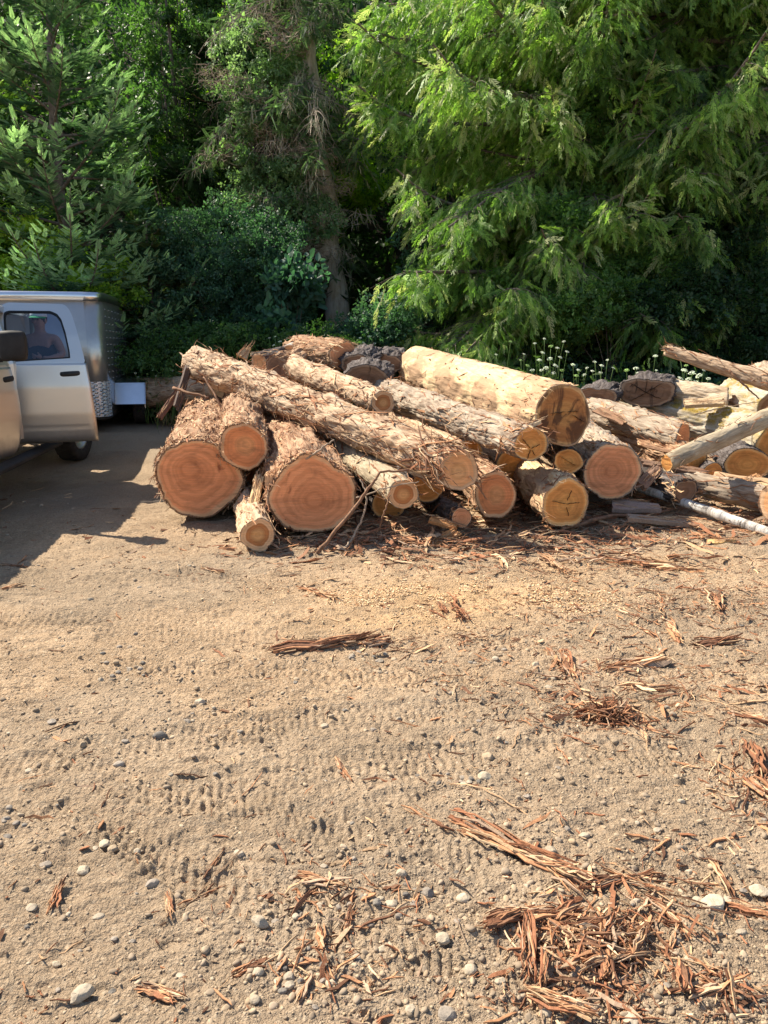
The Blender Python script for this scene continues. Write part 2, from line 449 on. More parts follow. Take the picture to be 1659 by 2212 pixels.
while yy < 9.5: ys.append(yy); yy *= 1.0028
while yy < 75: ys.append(yy); yy *= 1.02
ys = np.array(ys)
W_ = 1.0 + 0.62 * np.maximum(ys, 0.3)
X = tt[None] * W_[:, None]; Y = np.repeat(ys[:, None], len(tt), 1)
Z = H(X, Y)
nr, nc = X.shape
i = np.arange(nr - 1)[:, None] * nc; j = np.arange(nc - 1)[None]
q = np.stack([i + j, i + j + 1, i + nc + j + 1, i + nc + j], -1).reshape(-1, 4)
def blob(x, y, p, rx, ry):
    return np.exp(-((x - p.x) / rx) ** 2 - ((y - p.y) / ry) ** 2)
saw = 0.95 * blob(X, Y, G(1010, 1290), 0.85, 0.35) + 0.7 * blob(X, Y, G(900, 1345), 0.6, 0.22) + 0.35 * blob(X, Y, G(1150, 1220), 1.3, 0.4)
soil = sstep(11.2, 13.5, Y + 1.2 * (fbm(X, Y, 5, 3) - 0.5) - 1.3 * (1 - sstep(-2.5, 0, X)))
gry = sstep(0.5, 0.66, fbm(X * 0.8, Y * 0.8, 90, 3)) * 0.6 + 0.55 * blob(X, Y, G(1450, 1340), 1.3, 0.6) + 0.5 * blob(X, Y, G(850, 1970), 0.5, 0.35) + 0.5 * sstep(6.3, 7.5, Y) * (1 - sstep(-1, 0, X)) + 0.45 * blob(X, Y, G(1100, 1180), 3, 0.3)
tc = np.stack([np.clip(saw, 0, 1), soil, np.clip(gry, 0, 1), np.ones_like(X)], -1).reshape(-1, 4)
mb = MB(); mb.add(np.stack([X, Y, Z], -1).reshape(-1, 3), q, tc)
tag(mb.obj('ground', M['ground'], smooth=True), 'sandy rutted yard ground rising into a wooded bank', 'ground', kind='structure')

# ================================================================== STONES AND GRAVEL
def ico():
    t = (1 + 5 ** 0.5) / 2
    v = np.array([[-1, t, 0], [1, t, 0], [-1, -t, 0], [1, -t, 0], [0, -1, t], [0, 1, t], [0, -1, -t], [0, 1, -t], [t, 0, -1], [t, 0, 1], [-t, 0, -1], [-t, 0, 1]], float)
    f = np.array([[0, 11, 5], [0, 5, 1], [0, 1, 7], [0, 7, 10], [0, 10, 11], [1, 5, 9], [5, 11, 4], [11, 10, 2], [10, 7, 6], [7, 1, 8], [3, 9, 4], [3, 4, 2], [3, 2, 6], [3, 6, 8], [3, 8, 9], [4, 9, 5], [2, 4, 11], [6, 2, 10], [8, 6, 7], [9, 8, 1]])
    return norm(v), f
def subdiv(v, f):
    e = {}; v = [tuple(a) for a in v]; nf = []
    def mid(a, b):
        k = (min(a, b), max(a, b))
        if k not in e:
            p = np.array(v[a]) + np.array(v[b]); p = p / np.linalg.norm(p)
            e[k] = len(v); v.append(tuple(p))
        return e[k]
    for a, b, c in f:
        x, y, z = mid(a, b), mid(b, c), mid(c, a)
        nf += [[a, x, z], [b, y, x], [c, z, y], [x, y, z]]
    return np.array(v), np.array(nf)
IC0 = ico(); IC1 = subdiv(*IC0); IC2 = subdiv(*IC1); IC3 = subdiv(*IC2)
def stone_shape(ic, rg, ang=0.5):
    """rounded stone knocked flat by a few planes"""
    v = ic[0].copy()
    for k in range(10):
        n = norm(rg.normal(size=3)); d = rg.uniform(0.62, 0.95)
        h = v @ n; over = np.maximum(h - d, 0)
        v = v - over[:, None] * n * ang
    return v * (1 + 0.05 * (rg.random((len(v), 1)) - 0.5))
STC = [(0.37, 0.305, 0.225), (0.27, 0.225, 0.18), (0.15, 0.13, 0.11), (0.41, 0.335, 0.24), (0.33, 0.245, 0.16), (0.20, 0.175, 0.145)]
# positions read off the photo: (px, py, half width px, colour, word)
ST = [(1053, 1635, 15, 4, 'round grey'), (1045, 1686, 17, 3, 'pale blocky'), (1002, 1694, 11, 0, ''), (1138, 1722, 10, 1, ''),
      (517, 1845, 15, 0, ''), (180, 1877, 17, 3, 'whitish angular'), (98, 1867, 13, 1, 'dark faceted'), (225, 1825, 12, 3, 'flat cream'), (244, 1833, 14, 4, ''), (296, 1832, 10, 3, ''),
      (330, 1918, 17, 1, ''), (68, 1959, 15, 0, ''), (213, 1978, 15, 0, ''), (562, 2000, 20, 0, 'smooth egg-shaped grey'), (595, 1990, 10, 1, ''), (176, 2157, 25, 0, 'big pale'),
      (430, 1515, 14, 0, 'pale flat'), (403, 1558, 14, 1, ''), (345, 1587, 17, 2, 'flat dark'), (112, 1560, 12, 1, ''), (256, 1645, 15, 1, ''), (180, 1613, 11, 4, ''),
      (270, 1602, 10, 1, ''), (60, 1658, 12, 0, ''), (702, 1570, 11, 3, ''), (806, 1578, 11, 1, ''), (862, 1552, 10, 0, ''), (820, 1426, 12, 0, ''), (838, 1738, 9, 4, ''),
      (923, 1934, 16, 1, 'grey wedge'), (1001, 1942, 15, 3, 'cream faceted'), (1540, 1960, 26, 3, 'big round cream'), (1572, 1948, 16, 3, ''), (957, 2035, 17, 3, 'pitted cream'), (1015, 2098, 17, 3, ''),
      (1640, 1925, 20, 3, 'whitish'), (1600, 2020, 14, 0, ''), (1383, 2040, 16, 0, ''), (1365, 2200, 22, 0, ''), (965, 2195, 22, 1, ''), (888, 2190, 14, 3, ''),
      (626, 2116, 15, 0, ''), (558, 2110, 14, 3, ''), (606, 2090, 11, 1, ''), (550, 2165, 14, 3, ''), (716, 2130, 14, 3, ''), (825, 2050, 13, 3, ''), (390, 2110, 11, 0, ''), (330, 2120, 10, 4, ''),
      (735, 1850, 10, 4, ''), (867, 1892, 14, 0, ''), (700, 1875, 10, 0, ''), (1262, 1808, 14, 3, ''), (1224, 1798, 10, 1, ''), (1190, 1842, 14, 3, ''), (1130, 1838, 12, 3, ''), (1470, 1740, 10, 0, ''),
      (1490, 1880, 12, 3, ''), (1205, 1690, 12, 4, ''), (1250, 1560, 9, 3, ''), (1327, 1608, 10, 4, ''), (1157, 1445, 12, 3, ''), (1185, 1490, 11, 0, ''), (1070, 1432, 9, 0, ''), (975, 1500, 9, 1, ''),
      (890, 1560, 8, 3, ''), (940, 1480, 8, 1, ''), (760, 1420, 10, 0, ''), (660, 1450, 8, 3, ''), (280, 1440, 9, 0, ''), (230, 1430, 8, 1, ''), (300, 1448, 8, 4, ''), (195, 1295, 9, 3, ''), (410, 1225, 8, 0, ''),
      (30, 1400, 9, 4, ''), (205, 1830, 9, 0, ''), (20, 1745, 9, 1, ''), (12, 1765, 12, 1, ''), (15, 1800, 12, 2, ''), (425, 1490, 8, 4, ''), (1420, 1800, 11, 0, ''), (1550, 1835, 12, 3, ''), (1490, 2080, 13, 0, ''),
      (1590, 2130, 15, 3, ''), (1440, 2140, 13, 1, ''), (1180, 2190, 16, 0, ''), (1080, 2130, 14, 3, ''), (770, 2075, 11, 0, ''), (690, 1960, 12, 3, ''), (640, 1985, 10, 0, ''), (730, 1960, 11, 1, ''), (845, 1960, 15, 3, ''), (820, 1950, 13, 3, '')]
rg = np.random.default_rng(101)
protos = [stone_shape(IC3, rg, a) for a in (0.9, 1.0, 0.75, 0.95, 0.6, 1.0, 0.85, 0.95)]
extra = []
for cx, cy, n_, sp in ((265, 1440, 9, 40), (1010, 1680, 9, 32), (430, 1555, 7, 45), (840, 1950, 8, 50), (815, 1430, 6, 40), (1020, 1420, 4, 40), (15, 1780, 4, 20), (600, 2120, 6, 50), (1560, 1960, 5, 60)):
    for _ in range(n_): extra.append((cx + rg.normal(0, sp), cy + rg.normal(0, sp * 0.35), 5 + 5 * rg.random() + 3 * (cy > 1800), int(rg.choice([1, 2, 5, 0])), ''))
for k in range(90):
    px = rg.uniform(-40, 1700); py = 1230 + 960 * rg.random() ** 0.8
    extra.append((px, py, (4 + 4 * rg.random() + 4 * (py > 1800) * rg.random() ** 2 + 1.5 * (py > 2000)), int(rg.choice([0, 1, 1, 2, 4, 5, 5, 3])), ''))
def side(p):
    return ('left' if p < 553 else 'middle' if p < 1106 else 'right')
for k, (px, py, r, c, wd) in enumerate(ST + extra):
    p = G(px, py)
    d = math.hypot(p.y, CAMZ)
    s = r / 1620 * d * (0.92 if wd else 0.8)
    v = protos[k % 8] @ rotz(rg.uniform(0, 6.28)).T
    sv = v * np.array([s, s * rg.uniform(0.62, 0.95), s * rg.uniform(0.5, 0.78)]) @ rotz(rg.uniform(-0.6, 0.6)).T
    z0 = float(H(p.x, p.y)) + s * (0.24 if wd else 0.12)
    mb = MB(); cc = np.array(STC[c]) * rg.uniform(0.85, 1.15)
    mb.add(sv + np.array([p.x, p.y, z0]), IC3[1], cc)
    o = mb.obj('stone', M['stone'], origin=(p.x, p.y, z0), smooth=True)
    try:
        o.data.set_sharp_from_angle(angle=R(24))
    except Exception: pass
    near = 'foreground' if py > 1900 else 'mid ground' if py > 1550 else 'far yard'
    if wd: lab = '%s stone resting on the dirt, %s %s' % (wd, side(px), near)
    else: lab = '%s stone half set in the dirt, %s part of the %s' % (['dull grey', 'mid grey', 'dark grey', 'pale cream', 'brownish', 'grey'][c], side(px), near)
    tag(o, lab, 'stone', 'stones scattered over the dirt')

def scatter(n, dens, y0=1.1, y1=8.5, seed=1, pw=1.6):
    r_ = np.random.default_rng(seed); out = []
    tot = 0
    while tot < n:
        u = r_.random(n * 2)
        y = (y0 ** (1 - pw) + u * (y1 ** (1 - pw) - y0 ** (1 - pw))) ** (1 / (1 - pw))
        x = r_.uniform(-1, 1, n * 2) * (0.45 + 0.58 * y)
        k = r_.random(n * 2) < dens(x, y)
        out.append(np.stack([x[k], y[k]], 1)); tot += int(k.sum())
    return np.vstack(out)[:n]
def gb(pts):
    return [(G(a, b), rx, ry, w_) for a, b, rx, ry, w_ in pts]
GRV = gb([(900, 1950, 0.45, 0.28, 1.0), (850, 2080, 0.5, 0.25, 0.8), (1000, 1680, 0.35, 0.25, 0.9), (430, 1550, 0.5, 0.25, 0.9), (270, 1435, 0.5, 0.2, 1.0), (1450, 1400, 1.4, 0.6, 0.9),
          (1550, 1900, 0.5, 0.5, 0.8), (1150, 1480, 0.7, 0.4, 0.5), (1000, 1860, 0.4, 0.2, 0.5), (820, 1430, 0.6, 0.15, 0.9), (380, 1210, 0.7, 0.3, 0.6), (680, 1170, 1.0, 0.25, 0.8), (1500, 2100, 0.4, 0.25, 0.8), (150, 1800, 0.2, 0.12, 0.5)])
def dens_g(x, y):
    d = 0.16 + 0.4 * sstep(0.5, 0.7, fbm(x * 1.6, y * 1.6, 8, 3)) + 0 * x
    for p, rx, ry, w_ in GRV: d = d + w_ * np.exp(-((x - p.x) / rx) ** 2 - ((y - p.y) / ry) ** 2)
    return np.clip(d, 0, 1)
def pebbles(n, seed, smin, smax, ic, name):
    r_ = np.random.default_rng(seed)
    p = scatter(n, dens_g, seed=seed)
    s = smin + (smax - smin) * r_.random(n) ** 4.5
    s = s * (0.75 + 0.10 * p[:, 1])
    tv = stone_shape(ic, r_, 0.8)
    A = frames(norm(r_.normal(size=(n, 3)) * [1, 1, 0.25]), roll=r_.uniform(-0.5, 0.5, n))
    A = A * (s[:, None, None] * np.stack([np.ones(n), r_.uniform(0.6, 1, n), r_.uniform(0.4, 0.8, n)], 1)[:, None, :])
    t = np.stack([p[:, 0], p[:, 1], H(p[:, 0], p[:, 1]) + s * 0.1], 1)
    v, f = inst(tv, [ic[1]], A, t)
    c = np.array(STC)[r_.integers(0, 6, n)] * r_.uniform(0.75, 1.2, (n, 1))
    c = 0.45 * c + 0.55 * np.array([0.35, 0.25, 0.155])
    mb.add(v, f, np.repeat(c, len(tv), 0))
mb = MB()
pebbles(7000, 5, 0.003, 0.016, IC1, 'gravel')
pebbles(34000, 6, 0.002, 0.008, IC0, 'gravel')
tag(mb.obj('gravel', M['pebble'], smooth=True), 'fine gravel strewn over the sandy dirt', 'gravel', kind='stuff')

# ================================================================== SPLINTERS / BARK STRIPS
SPC = [(0.38, 0.19, 0.095), (0.28, 0.12, 0.06), (0.50, 0.32, 0.18), (0.14, 0.065, 0.036), (0.56, 0.39, 0.235), (0.33, 0.225, 0.15), (0.20, 0.10, 0.055)]
def sliver_tpl(r_, seg=5, bend=0.06):
    """unit sliver along x: length 1, width 1 (scaled later), frayed ends"""
    xs = np.linspace(-0.5, 0.5, seg + 1)
    wv = 1 - 0.75 * np.abs(xs * 2) ** 4
    wv[0] *= r_.uniform(0.1, 0.9); wv[-1] *= r_.uniform(0.1, 0.7)
    yy_ = np.cumsum(r_.normal(0, bend, seg + 1)) * 0.5; zz = np.cumsum(r_.normal(0, bend, seg + 1)) * 0.5
    yy_ -= yy_.mean(); zz -= zz.mean()
    V = []
    for k in range(seg + 1):
        for a, b in ((-.5, -.5), (.5, -.5), (.5, .5), (-.5, .5)):
            V.append((xs[k], a * wv[k], b, yy_[k], zz[k]))
    V = np.array(V)
    F = []
    for k in range(seg):
        for a in range(4):
            b = (a + 1) % 4
            F.append((k * 4 + a, k * 4 + b, k * 4 + 4 + b, k * 4 + 4 + a))
    F.append((3, 2, 1, 0)); F.append((seg * 4, seg * 4 + 1, seg * 4 + 2, seg * 4 + 3))
    return V, np.array(F)
SLT = [sliver_tpl(np.random.default_rng(200 + k), 5, 0.04 + 0.012 * k) for k in range(10)]
def slivers(mb, pos, dirs, L, Wd, Th, roll, cols, seed=0):
    r_ = np.random.default_rng(seed); n = len(pos)
    which = r_.integers(0, len(SLT), n)
    A = frames(dirs, roll=roll)
    for k in range(len(SLT)):
        ix = np.where(which == k)[0]
        if not len(ix): continue
        V, F = SLT[k]
        l = L[ix][:, None]; w_ = Wd[ix][:, None]; t_ = Th[ix][:, None]
        loc = np.stack([V[None, :, 0] * l, V[None, :, 1] * w_ + V[None, :, 3] * l, V[None, :, 2] * t_ + V[None, :, 4] * l * 0.6], -1)
        v = np.einsum('nij,nkj->nki', A[ix], loc) + pos[ix][:, None]
        off = (np.arange(len(ix)) * len(V))[:, None, None]
        mb.add(v.reshape(-1, 3), (F[None] + off).reshape(-1, 4), np.repeat(cols[ix], len(V), 0))
def bundle(mb, a, b, width, n, r_, colw=None, th=0.012, spread=0.08, lift=0.01, frac=(0.4, 1.0), wf=(0.18, 0.5)):
    """a splintery strip: n slivers side by side from a to b (world points)"""
    a = np.array(a, float); b = np.array(b, float); L = np.linalg.norm(b - a); d = (b - a) / L
    sd = norm(np.cross([0, 0, 1.0], d))
    fr = r_.uniform(frac[0], frac[1], n); off = r_.uniform(-1, 1, n) * (1 - fr) * 0.5
    lat = r_.normal(0, 0.42, n) * width
    pos = (a + b) / 2 + d * (off * L)[:, None] + sd * lat[:, None]
    pos[:, 2] += r_.uniform(0, 1, n) * lift + th * 0.4
    dirs = d + sd * r_.normal(0, spread, (n, 1)) + np.array([0, 0, 1.0]) * r_.normal(0, spread * 0.35, (n, 1))
    cols = np.array(SPC)[r_.choice(len(SPC), n, p=colw)] * r_.uniform(0.8, 1.2, (n, 1))
    slivers(mb, pos, dirs, fr * L, width * r_.uniform(wf[0], wf[1], n), th * r_.uniform(0.35, 1.0, n), r_.normal(0, 0.35, n), cols, int(r_.integers(1e6)))
BS = [ # a(px,py) b(px,py) width m, n, label
    ((960, 1775), (1300, 1925), 0.055, 26, 'long pale splintered bark strip lying diagonally in the lower right', 'pale'),
    ((865, 1745), (985, 1805), 0.018, 6, 'thin pointed splinter above the left end of the long pale strip', 'pale'),
    ((1240, 1925), (1435, 1885), 0.03, 12, 'dark red bark strip crossing the lower end of the long pale strip', 'dark'),
    ((1045, 2000), (1200, 1985), 0.025, 12, 'frayed brown strip on the upper left of the foreground bark heap', 'mix'),
    ((1135, 1985), (1150, 2140), 0.03, 9, 'dark upright bark piece pointing at the camera in the foreground heap', 'dark'),
    ((1040, 2030), (1130, 1995), 0.035, 9, 'dark splintery chunk at the left tip of the foreground heap', 'dark'),
    ((1190, 2010), (1245, 1965), 0.04, 8, 'short broad red bark chip in the foreground heap', 'mix'),
    ((1300, 2070), (1318, 2140), 0.04, 8, 'wide bark chip standing in the middle of the foreground heap', 'mix'),
    ((1465, 2090), (1475, 2170), 0.04, 8, 'broad bark chip at the right side of the foreground heap', 'mix'),
    ((1130, 2150), (1300, 2215), 0.035, 12, 'frayed pinkish strip at the bottom edge below the foreground heap', 'pale'),
    ((1270, 1870), (1530, 1985), 0.014, 6, 'thin straight splinter crossing right over the foreground heap', 'pale'),
    ((1380, 1930), (1540, 2040), 0.02, 7, 'thin splinter right of the foreground heap', 'mix'),
    ((1535, 1865), (1590, 1950), 0.02, 7, 'brown splinter pair beside the round cream stone', 'mix'),
    ((1560, 1950), (1680, 1990), 0.03, 8, 'orange bark strip at the right edge near the round cream stone', 'mix'),
    ((1300, 1455), (1445, 1432), 0.075, 22, 'thick weathered bark slab lying on the right mid ground', 'pale'),
    ((1215, 1408), (1240, 1480), 0.07, 14, 'brown slab chip standing left of the thick bark slab', 'mix'),
    ((1180, 1405), (1210, 1445), 0.035, 7, 'small brown chip left of the standing slab chip', 'mix'),
    ((1485, 1400), (1595, 1385), 0.06, 12, 'square brown bark chunk at the right, beyond the thick slab', 'dark'),
    ((1330, 1490), (1480, 1495), 0.035, 10, 'low frayed strip just in front of the thick bark slab', 'mix'),
    ((1235, 1560), (1345, 1530), 0.045, 12, 'dark left arm of the tangled red bark tuft', 'dark'),
    ((1290, 1610), (1330, 1565), 0.02, 5, 'short dark splinter below the tangled red bark tuft', 'dark'),
    ((1375, 1575), (1400, 1610), 0.025, 5, 'pale curled chip right of the tangled red bark tuft', 'pale'),
    ((1560, 1540), (1680, 1570), 0.05, 12, 'pale grey splinter bundle at the right edge, mid ground', 'pale'),
    ((1625, 1610), (1640, 1700), 0.06, 14, 'dark shaggy bark clump at the right edge above the round cream stone', 'dark'),
    ((1610, 1695), (1680, 1745), 0.05, 10, 'broad splintery chip at the right edge', 'mix'),
    ((1420, 1285), (1440, 1340), 0.035, 8, 'upright pale shard beyond the thick bark slab', 'pale'),
    ((1445, 1345), (1470, 1400), 0.05, 10, 'jagged tan shard between the upright pale shard and the square chunk', 'pale'),
    ((1545, 1280), (1555, 1330), 0.05, 9, 'standing brown shard at far right ground', 'mix'),
    ((1360, 1345), (1420, 1385), 0.025, 6, 'thin tan splinter left of the jagged tan shard', 'pale'),
    ((1290, 1205), (1530, 1240), 0.09, 14, 'long flat tan plank of bark in front of the red log on the right', 'pale'),
    ((1160, 1195), (1230, 1240), 0.05, 12, 'frayed bark left of the long flat tan plank', 'mix'),
    ((570, 1413), (820, 1385), 0.075, 44, 'long dark shaggy bark strip lying alone in the middle of the yard', 'dark'),
    ((780, 1400), (850, 1385), 0.07, 26, 'tangled end of fibre beside the long dark shaggy strip', 'mix'),
    ((975, 1290), (1005, 1350), 0.04, 9, 'upright red splinter in the pale sawdust', 'dark'),
    ((945, 1305), (965, 1330), 0.04, 8, 'short red clump in the pale sawdust', 'dark'),
    ((430, 1232), (495, 1240), 0.04, 8, 'short tan bark stick left of the small front log', 'pale'),
    ((0, 1278), (58, 1265), 0.04, 7, 'forked tan stick at the left edge of the yard', 'pale'),
    ((-10, 1223), (60, 1228), 0.03, 5, 'thin straight stick near the shadow edge at the far left', 'mix'),
    ((640, 1265), (735, 1300), 0.05, 14, 'pale thin strips below the big round red log', 'pale'),
    ((725, 1640), (758, 1690), 0.025, 8, 'small pale shard lying alone in the middle foreground', 'pale'),
    ((360, 1930), (372, 1995), 0.02, 5, 'thin upright pale splinter in the lower left', 'pale'),
    ((375, 1970), (490, 1905), 0.012, 4, 'long thin pale splinter leaning right in the lower left', 'pale'),
    ((430, 1885), (500, 1835), 0.014, 4, 'pale splinter just above the long thin one, lower left', 'pale'),
    ((105, 1975), (135, 1905), 0.02, 6, 'small bark splinter in the far lower left', 'mix'),
    ((500, 2120), (560, 2080), 0.035, 12, 'dark red bark flake in the lower middle left', 'dark'),
    ((690, 1995), (700, 2075), 0.018, 6, 'pale vertical splinter in the lower middle', 'pale'),
    ((740, 2030), (765, 1960), 0.02, 8, 'curved fibre bundle beside the pale vertical splinter', 'mix'),
    ((640, 2185), (675, 2110), 0.015, 5, 'thin splinter near the bottom edge, middle', 'mix'),
    ((300, 2135), (400, 2175), 0.03, 12, 'frayed pinkish strip near the bottom left', 'pale'),
    ((640, 1900), (745, 1930), 0.03, 14, 'orange frayed fibres in the gravelly middle foreground', 'mix'),
]
BS += [((1230, 1960), (1240, 2050), 0.02, 7, 'thin upright splinter on top of the foreground heap, upper middle', 'pale'),
    ((1330, 1990), (1300, 2075), 0.022, 7, 'brown splinter slanting down through the middle of the foreground heap', 'mix'),
    ((1400, 2010), (1360, 2090), 0.022, 7, 'splinter slanting in the right half of the foreground heap', 'mix'),
    ((1180, 2075), (1165, 2160), 0.018, 6, 'narrow splinter in the lower left of the foreground heap', 'mix'),
    ((1240, 2110), (1400, 2070), 0.022, 9, 'long crosswise splinter through the heap centre', 'pale'),
    ((1210, 2030), (1330, 2010), 0.02, 8, 'crosswise reddish splinter in the upper foreground heap', 'dark'),
    ((1420, 1960), (1500, 2040), 0.02, 7, 'splinter pointing down right at the upper right of the foreground heap', 'mix')]
CW = {'pale': [0.26, 0.10, 0.27, 0.05, 0.14, 0.12, 0.06], 'dark': [0.15, 0.28, 0.04, 0.3, 0.02, 0.06, 0.15], 'mix': [0.24, 0.2, 0.14, 0.12, 0.08, 0.12, 0.1]}
r_ = np.random.default_rng(77)
for (a, b, wd, n, lab, cw) in BS:
    A = G(*a); B = G(*b); hz_ = 0.022 if (a[1] > 1960 and 1020 < a[0] < 1500) else 0.004
    A.z = float(H(A.x, A.y)) + hz_; B.z = float(H(B.x, B.y)) + hz_
    mb = MB()
    wd *= 0.8
    bundle(mb, A, B, wd * 0.75, int(n * 1.9), r_, CW[cw], th=min(0.012, 0.004 + wd * 0.10), spread=0.05, lift=wd * 0.22, frac=(0.15, 0.9), wf=(0.08, 0.34))
    # wider core piece
    core = max(2, n // 6)
    bundle(mb, A, B, wd * 0.85, core, r_, CW[cw], th=min(0.016, 0.006 + wd * 0.1), spread=0.03, lift=0.0, frac=(0.6, 1.0), wf=(0.3, 0.75))
    o = mb.obj('bark_strip', M['splinter'], origin=tuple((A + B) / 2))
    tag(o, lab, 'bark piece', 'bark pieces lying on the yard')
# fine litter
LT = gb([(1270, 2050, 0.17, 0.12, 0.5), (1380, 1985, 0.13, 0.07, 0.35), (1250, 2160, 0.22, 0.06, 0.35), (700, 1940, 0.14, 0.05, 0.4), (1310, 1555, 0.22, 0.16, 0.5), (1400, 1480, 0.8, 0.4, 0.35), (1450, 1300, 1.3, 0.5, 0.5), (720, 2060, 0.07, 0.1, 0.25), (1570, 2150, 0.10, 0.06, 0.6), (1600, 1700, 0.15, 0.2, 0.35), (600, 2080, 0.12, 0.08, 0.12), (1500, 1900, .2, .15, .15),
         (760, 1395, 0.5, 0.09, 0.6), (1250, 1225, 1.5, 0.22, 0.7), (960, 1180, 1.3, 0.35, 0.75), (1000, 1380, 0.7, 0.12, 0.3), (640, 1270, 0.5, 0.15, 0.35), (500, 1240, 0.9, 0.2, 0.1), (1650, 1300, 0.8, 0.5, 0.35)])
def dens_l(x, y):
    d = 0.015 + 0.09 * sstep(0.55, 0.75, fbm(x * 2, y * 2, 44, 3)) * sstep(-2.2, 1.5, x) + 0 * x
    for p, rx, ry, w_ in LT: d = d + w_ * np.exp(-((x - p.x) / rx) ** 2 - ((y - p.y) / ry) ** 2)
    d = d + 0.55 * sstep(5.7, 6.3, y) * sstep(-1.3, -0.4, x) * (1 - 0.5 * sstep(9, 11, y))
    return np.clip(d, 0, 1)
mb = MB()
def litter(n, seed, lmin, lmax, wmin, wmax, y0=1.1, y1=9.5, pw=1.3, heap=0.0):
    r2 = np.random.default_rng(seed)
    p = scatter(n, dens_l, y0=y0, y1=y1, seed=seed, pw=pw)
    dd = dens_l(p[:, 0], p[:, 1])
    th = r2.normal(0.1, 0.9, n) + np.where(r2.random(n) < 0.3, 1.4, 0)
    dirs = np.stack([np.cos(th), np.sin(th), r2.normal(0.03, 0.12, n)], 1)
    L = lmin + (lmax - lmin) * r2.random(n) ** 2.2
    z = H(p[:, 0], p[:, 1]) + 0.004 + np.abs(r2.normal(0, 0.012, n)) * dd + heap * dd * r2.random(n)
    c = np.array(SPC)[r2.choice(7, n, p=CW['mix'])] * r2.uniform(0.75, 1.25, (n, 1))
    slivers(mb, np.column_stack([p, z]), dirs, L, wmin + (wmax - wmin) * r2.random(n) ** 2, r2.uniform(0.0015, 0.006, n), r2.normal(0, 0.5, n), c, seed)
litter(11000, 31, 0.008, 0.06, 0.0012, 0.005)
litter(2300, 32, 0.04, 0.2, 0.003, 0.016, heap=0.02)
litter(2200, 33, 0.08, 0.4, 0.008, 0.035, y0=5.4, y1=9.0, pw=1.01, heap=0.05)
# heap in the lower right foreground
hp = G(1290, 2050)
n = 650
r2 = np.random.default_rng(91)
ang = r2.random(n) * 6.283; rad = np.abs(r2.normal(0, 0.62, n))
hx = hp.x + np.cos(ang) * rad * 0.23; hy = hp.y + np.sin(ang) * rad * 0.15
th = r2.uniform(0, 3.14, n)
dirs = np.stack([np.cos(th), np.sin(th), r2.normal(0, 0.3, n)], 1)
slivers(mb, np.stack([hx, hy, H(hx, hy) + 0.004 + 0.04 * np.maximum(0, 1 - rad) * r2.random(n)], 1), dirs, 0.01 + 0.15 * r2.random(n) ** 4, 0.0008 + 0.008 * r2.random(n) ** 2.5, r2.uniform(0.002, 0.008, n), r2.normal(0, 0.6, n), np.array(SPC)[r2.choice(7, n, p=CW['mix'])] * r2.uniform(0.8, 1.2, (n, 1)), 5)
# red tuft
hp = G(1318, 1555); n = 220
hx = hp.x + r2.normal(0, 0.05, n); hy = hp.y + r2.normal(0, 0.04, n)
dirs = r2.normal(size=(n, 3)) * [1, 1, 0.6]
slivers(mb, np.stack([hx, hy, H(hx, hy) + 0.01 + 0.05 * r2.random(n)], 1), dirs, 0.05 + 0.1 * r2.random(n), 0.002 + 0.006 * r2.random(n), r2.uniform(0.002, 0.006, n), r2.normal(0, 0.6, n), np.array(SPC)[r2.choice(7, n, p=CW['dark'])] * r2.uniform(0.8, 1.2, (n, 1)), 6)
# sawdust flakes
n = 7000
c0 = G(1000, 1290); pp = np.stack([c0.x + r2.normal(0, 0.55, n), c0.y + r2.normal(0, 0.2, n)], 1)
k = fbm(pp[:, 0] * 5, pp[:, 1] * 5, 61, 3) > 0.45; pp = pp[k]; n = len(pp)
dirs = norm(r2.normal(size=(n, 3)) * [1, 1, .2])
slivers(mb, np.column_stack([pp, H(pp[:, 0], pp[:, 1]) + 0.004]), dirs, r2.uniform(0.005, 0.018, n), r2.uniform(0.003, 0.008, n), np.full(n, 0.002), r2.normal(0, 0.4, n), np.array([(0.72, 0.5, 0.28), (0.62, 0.38, 0.19), (0.78, 0.6, 0.38)])[r2.integers(0, 3, n)], 7)
tag(mb.obj('bark_litter', M['splinter']), 'shredded bark and sawdust strewn over the yard before the logs', 'bark litter', kind='stuff')
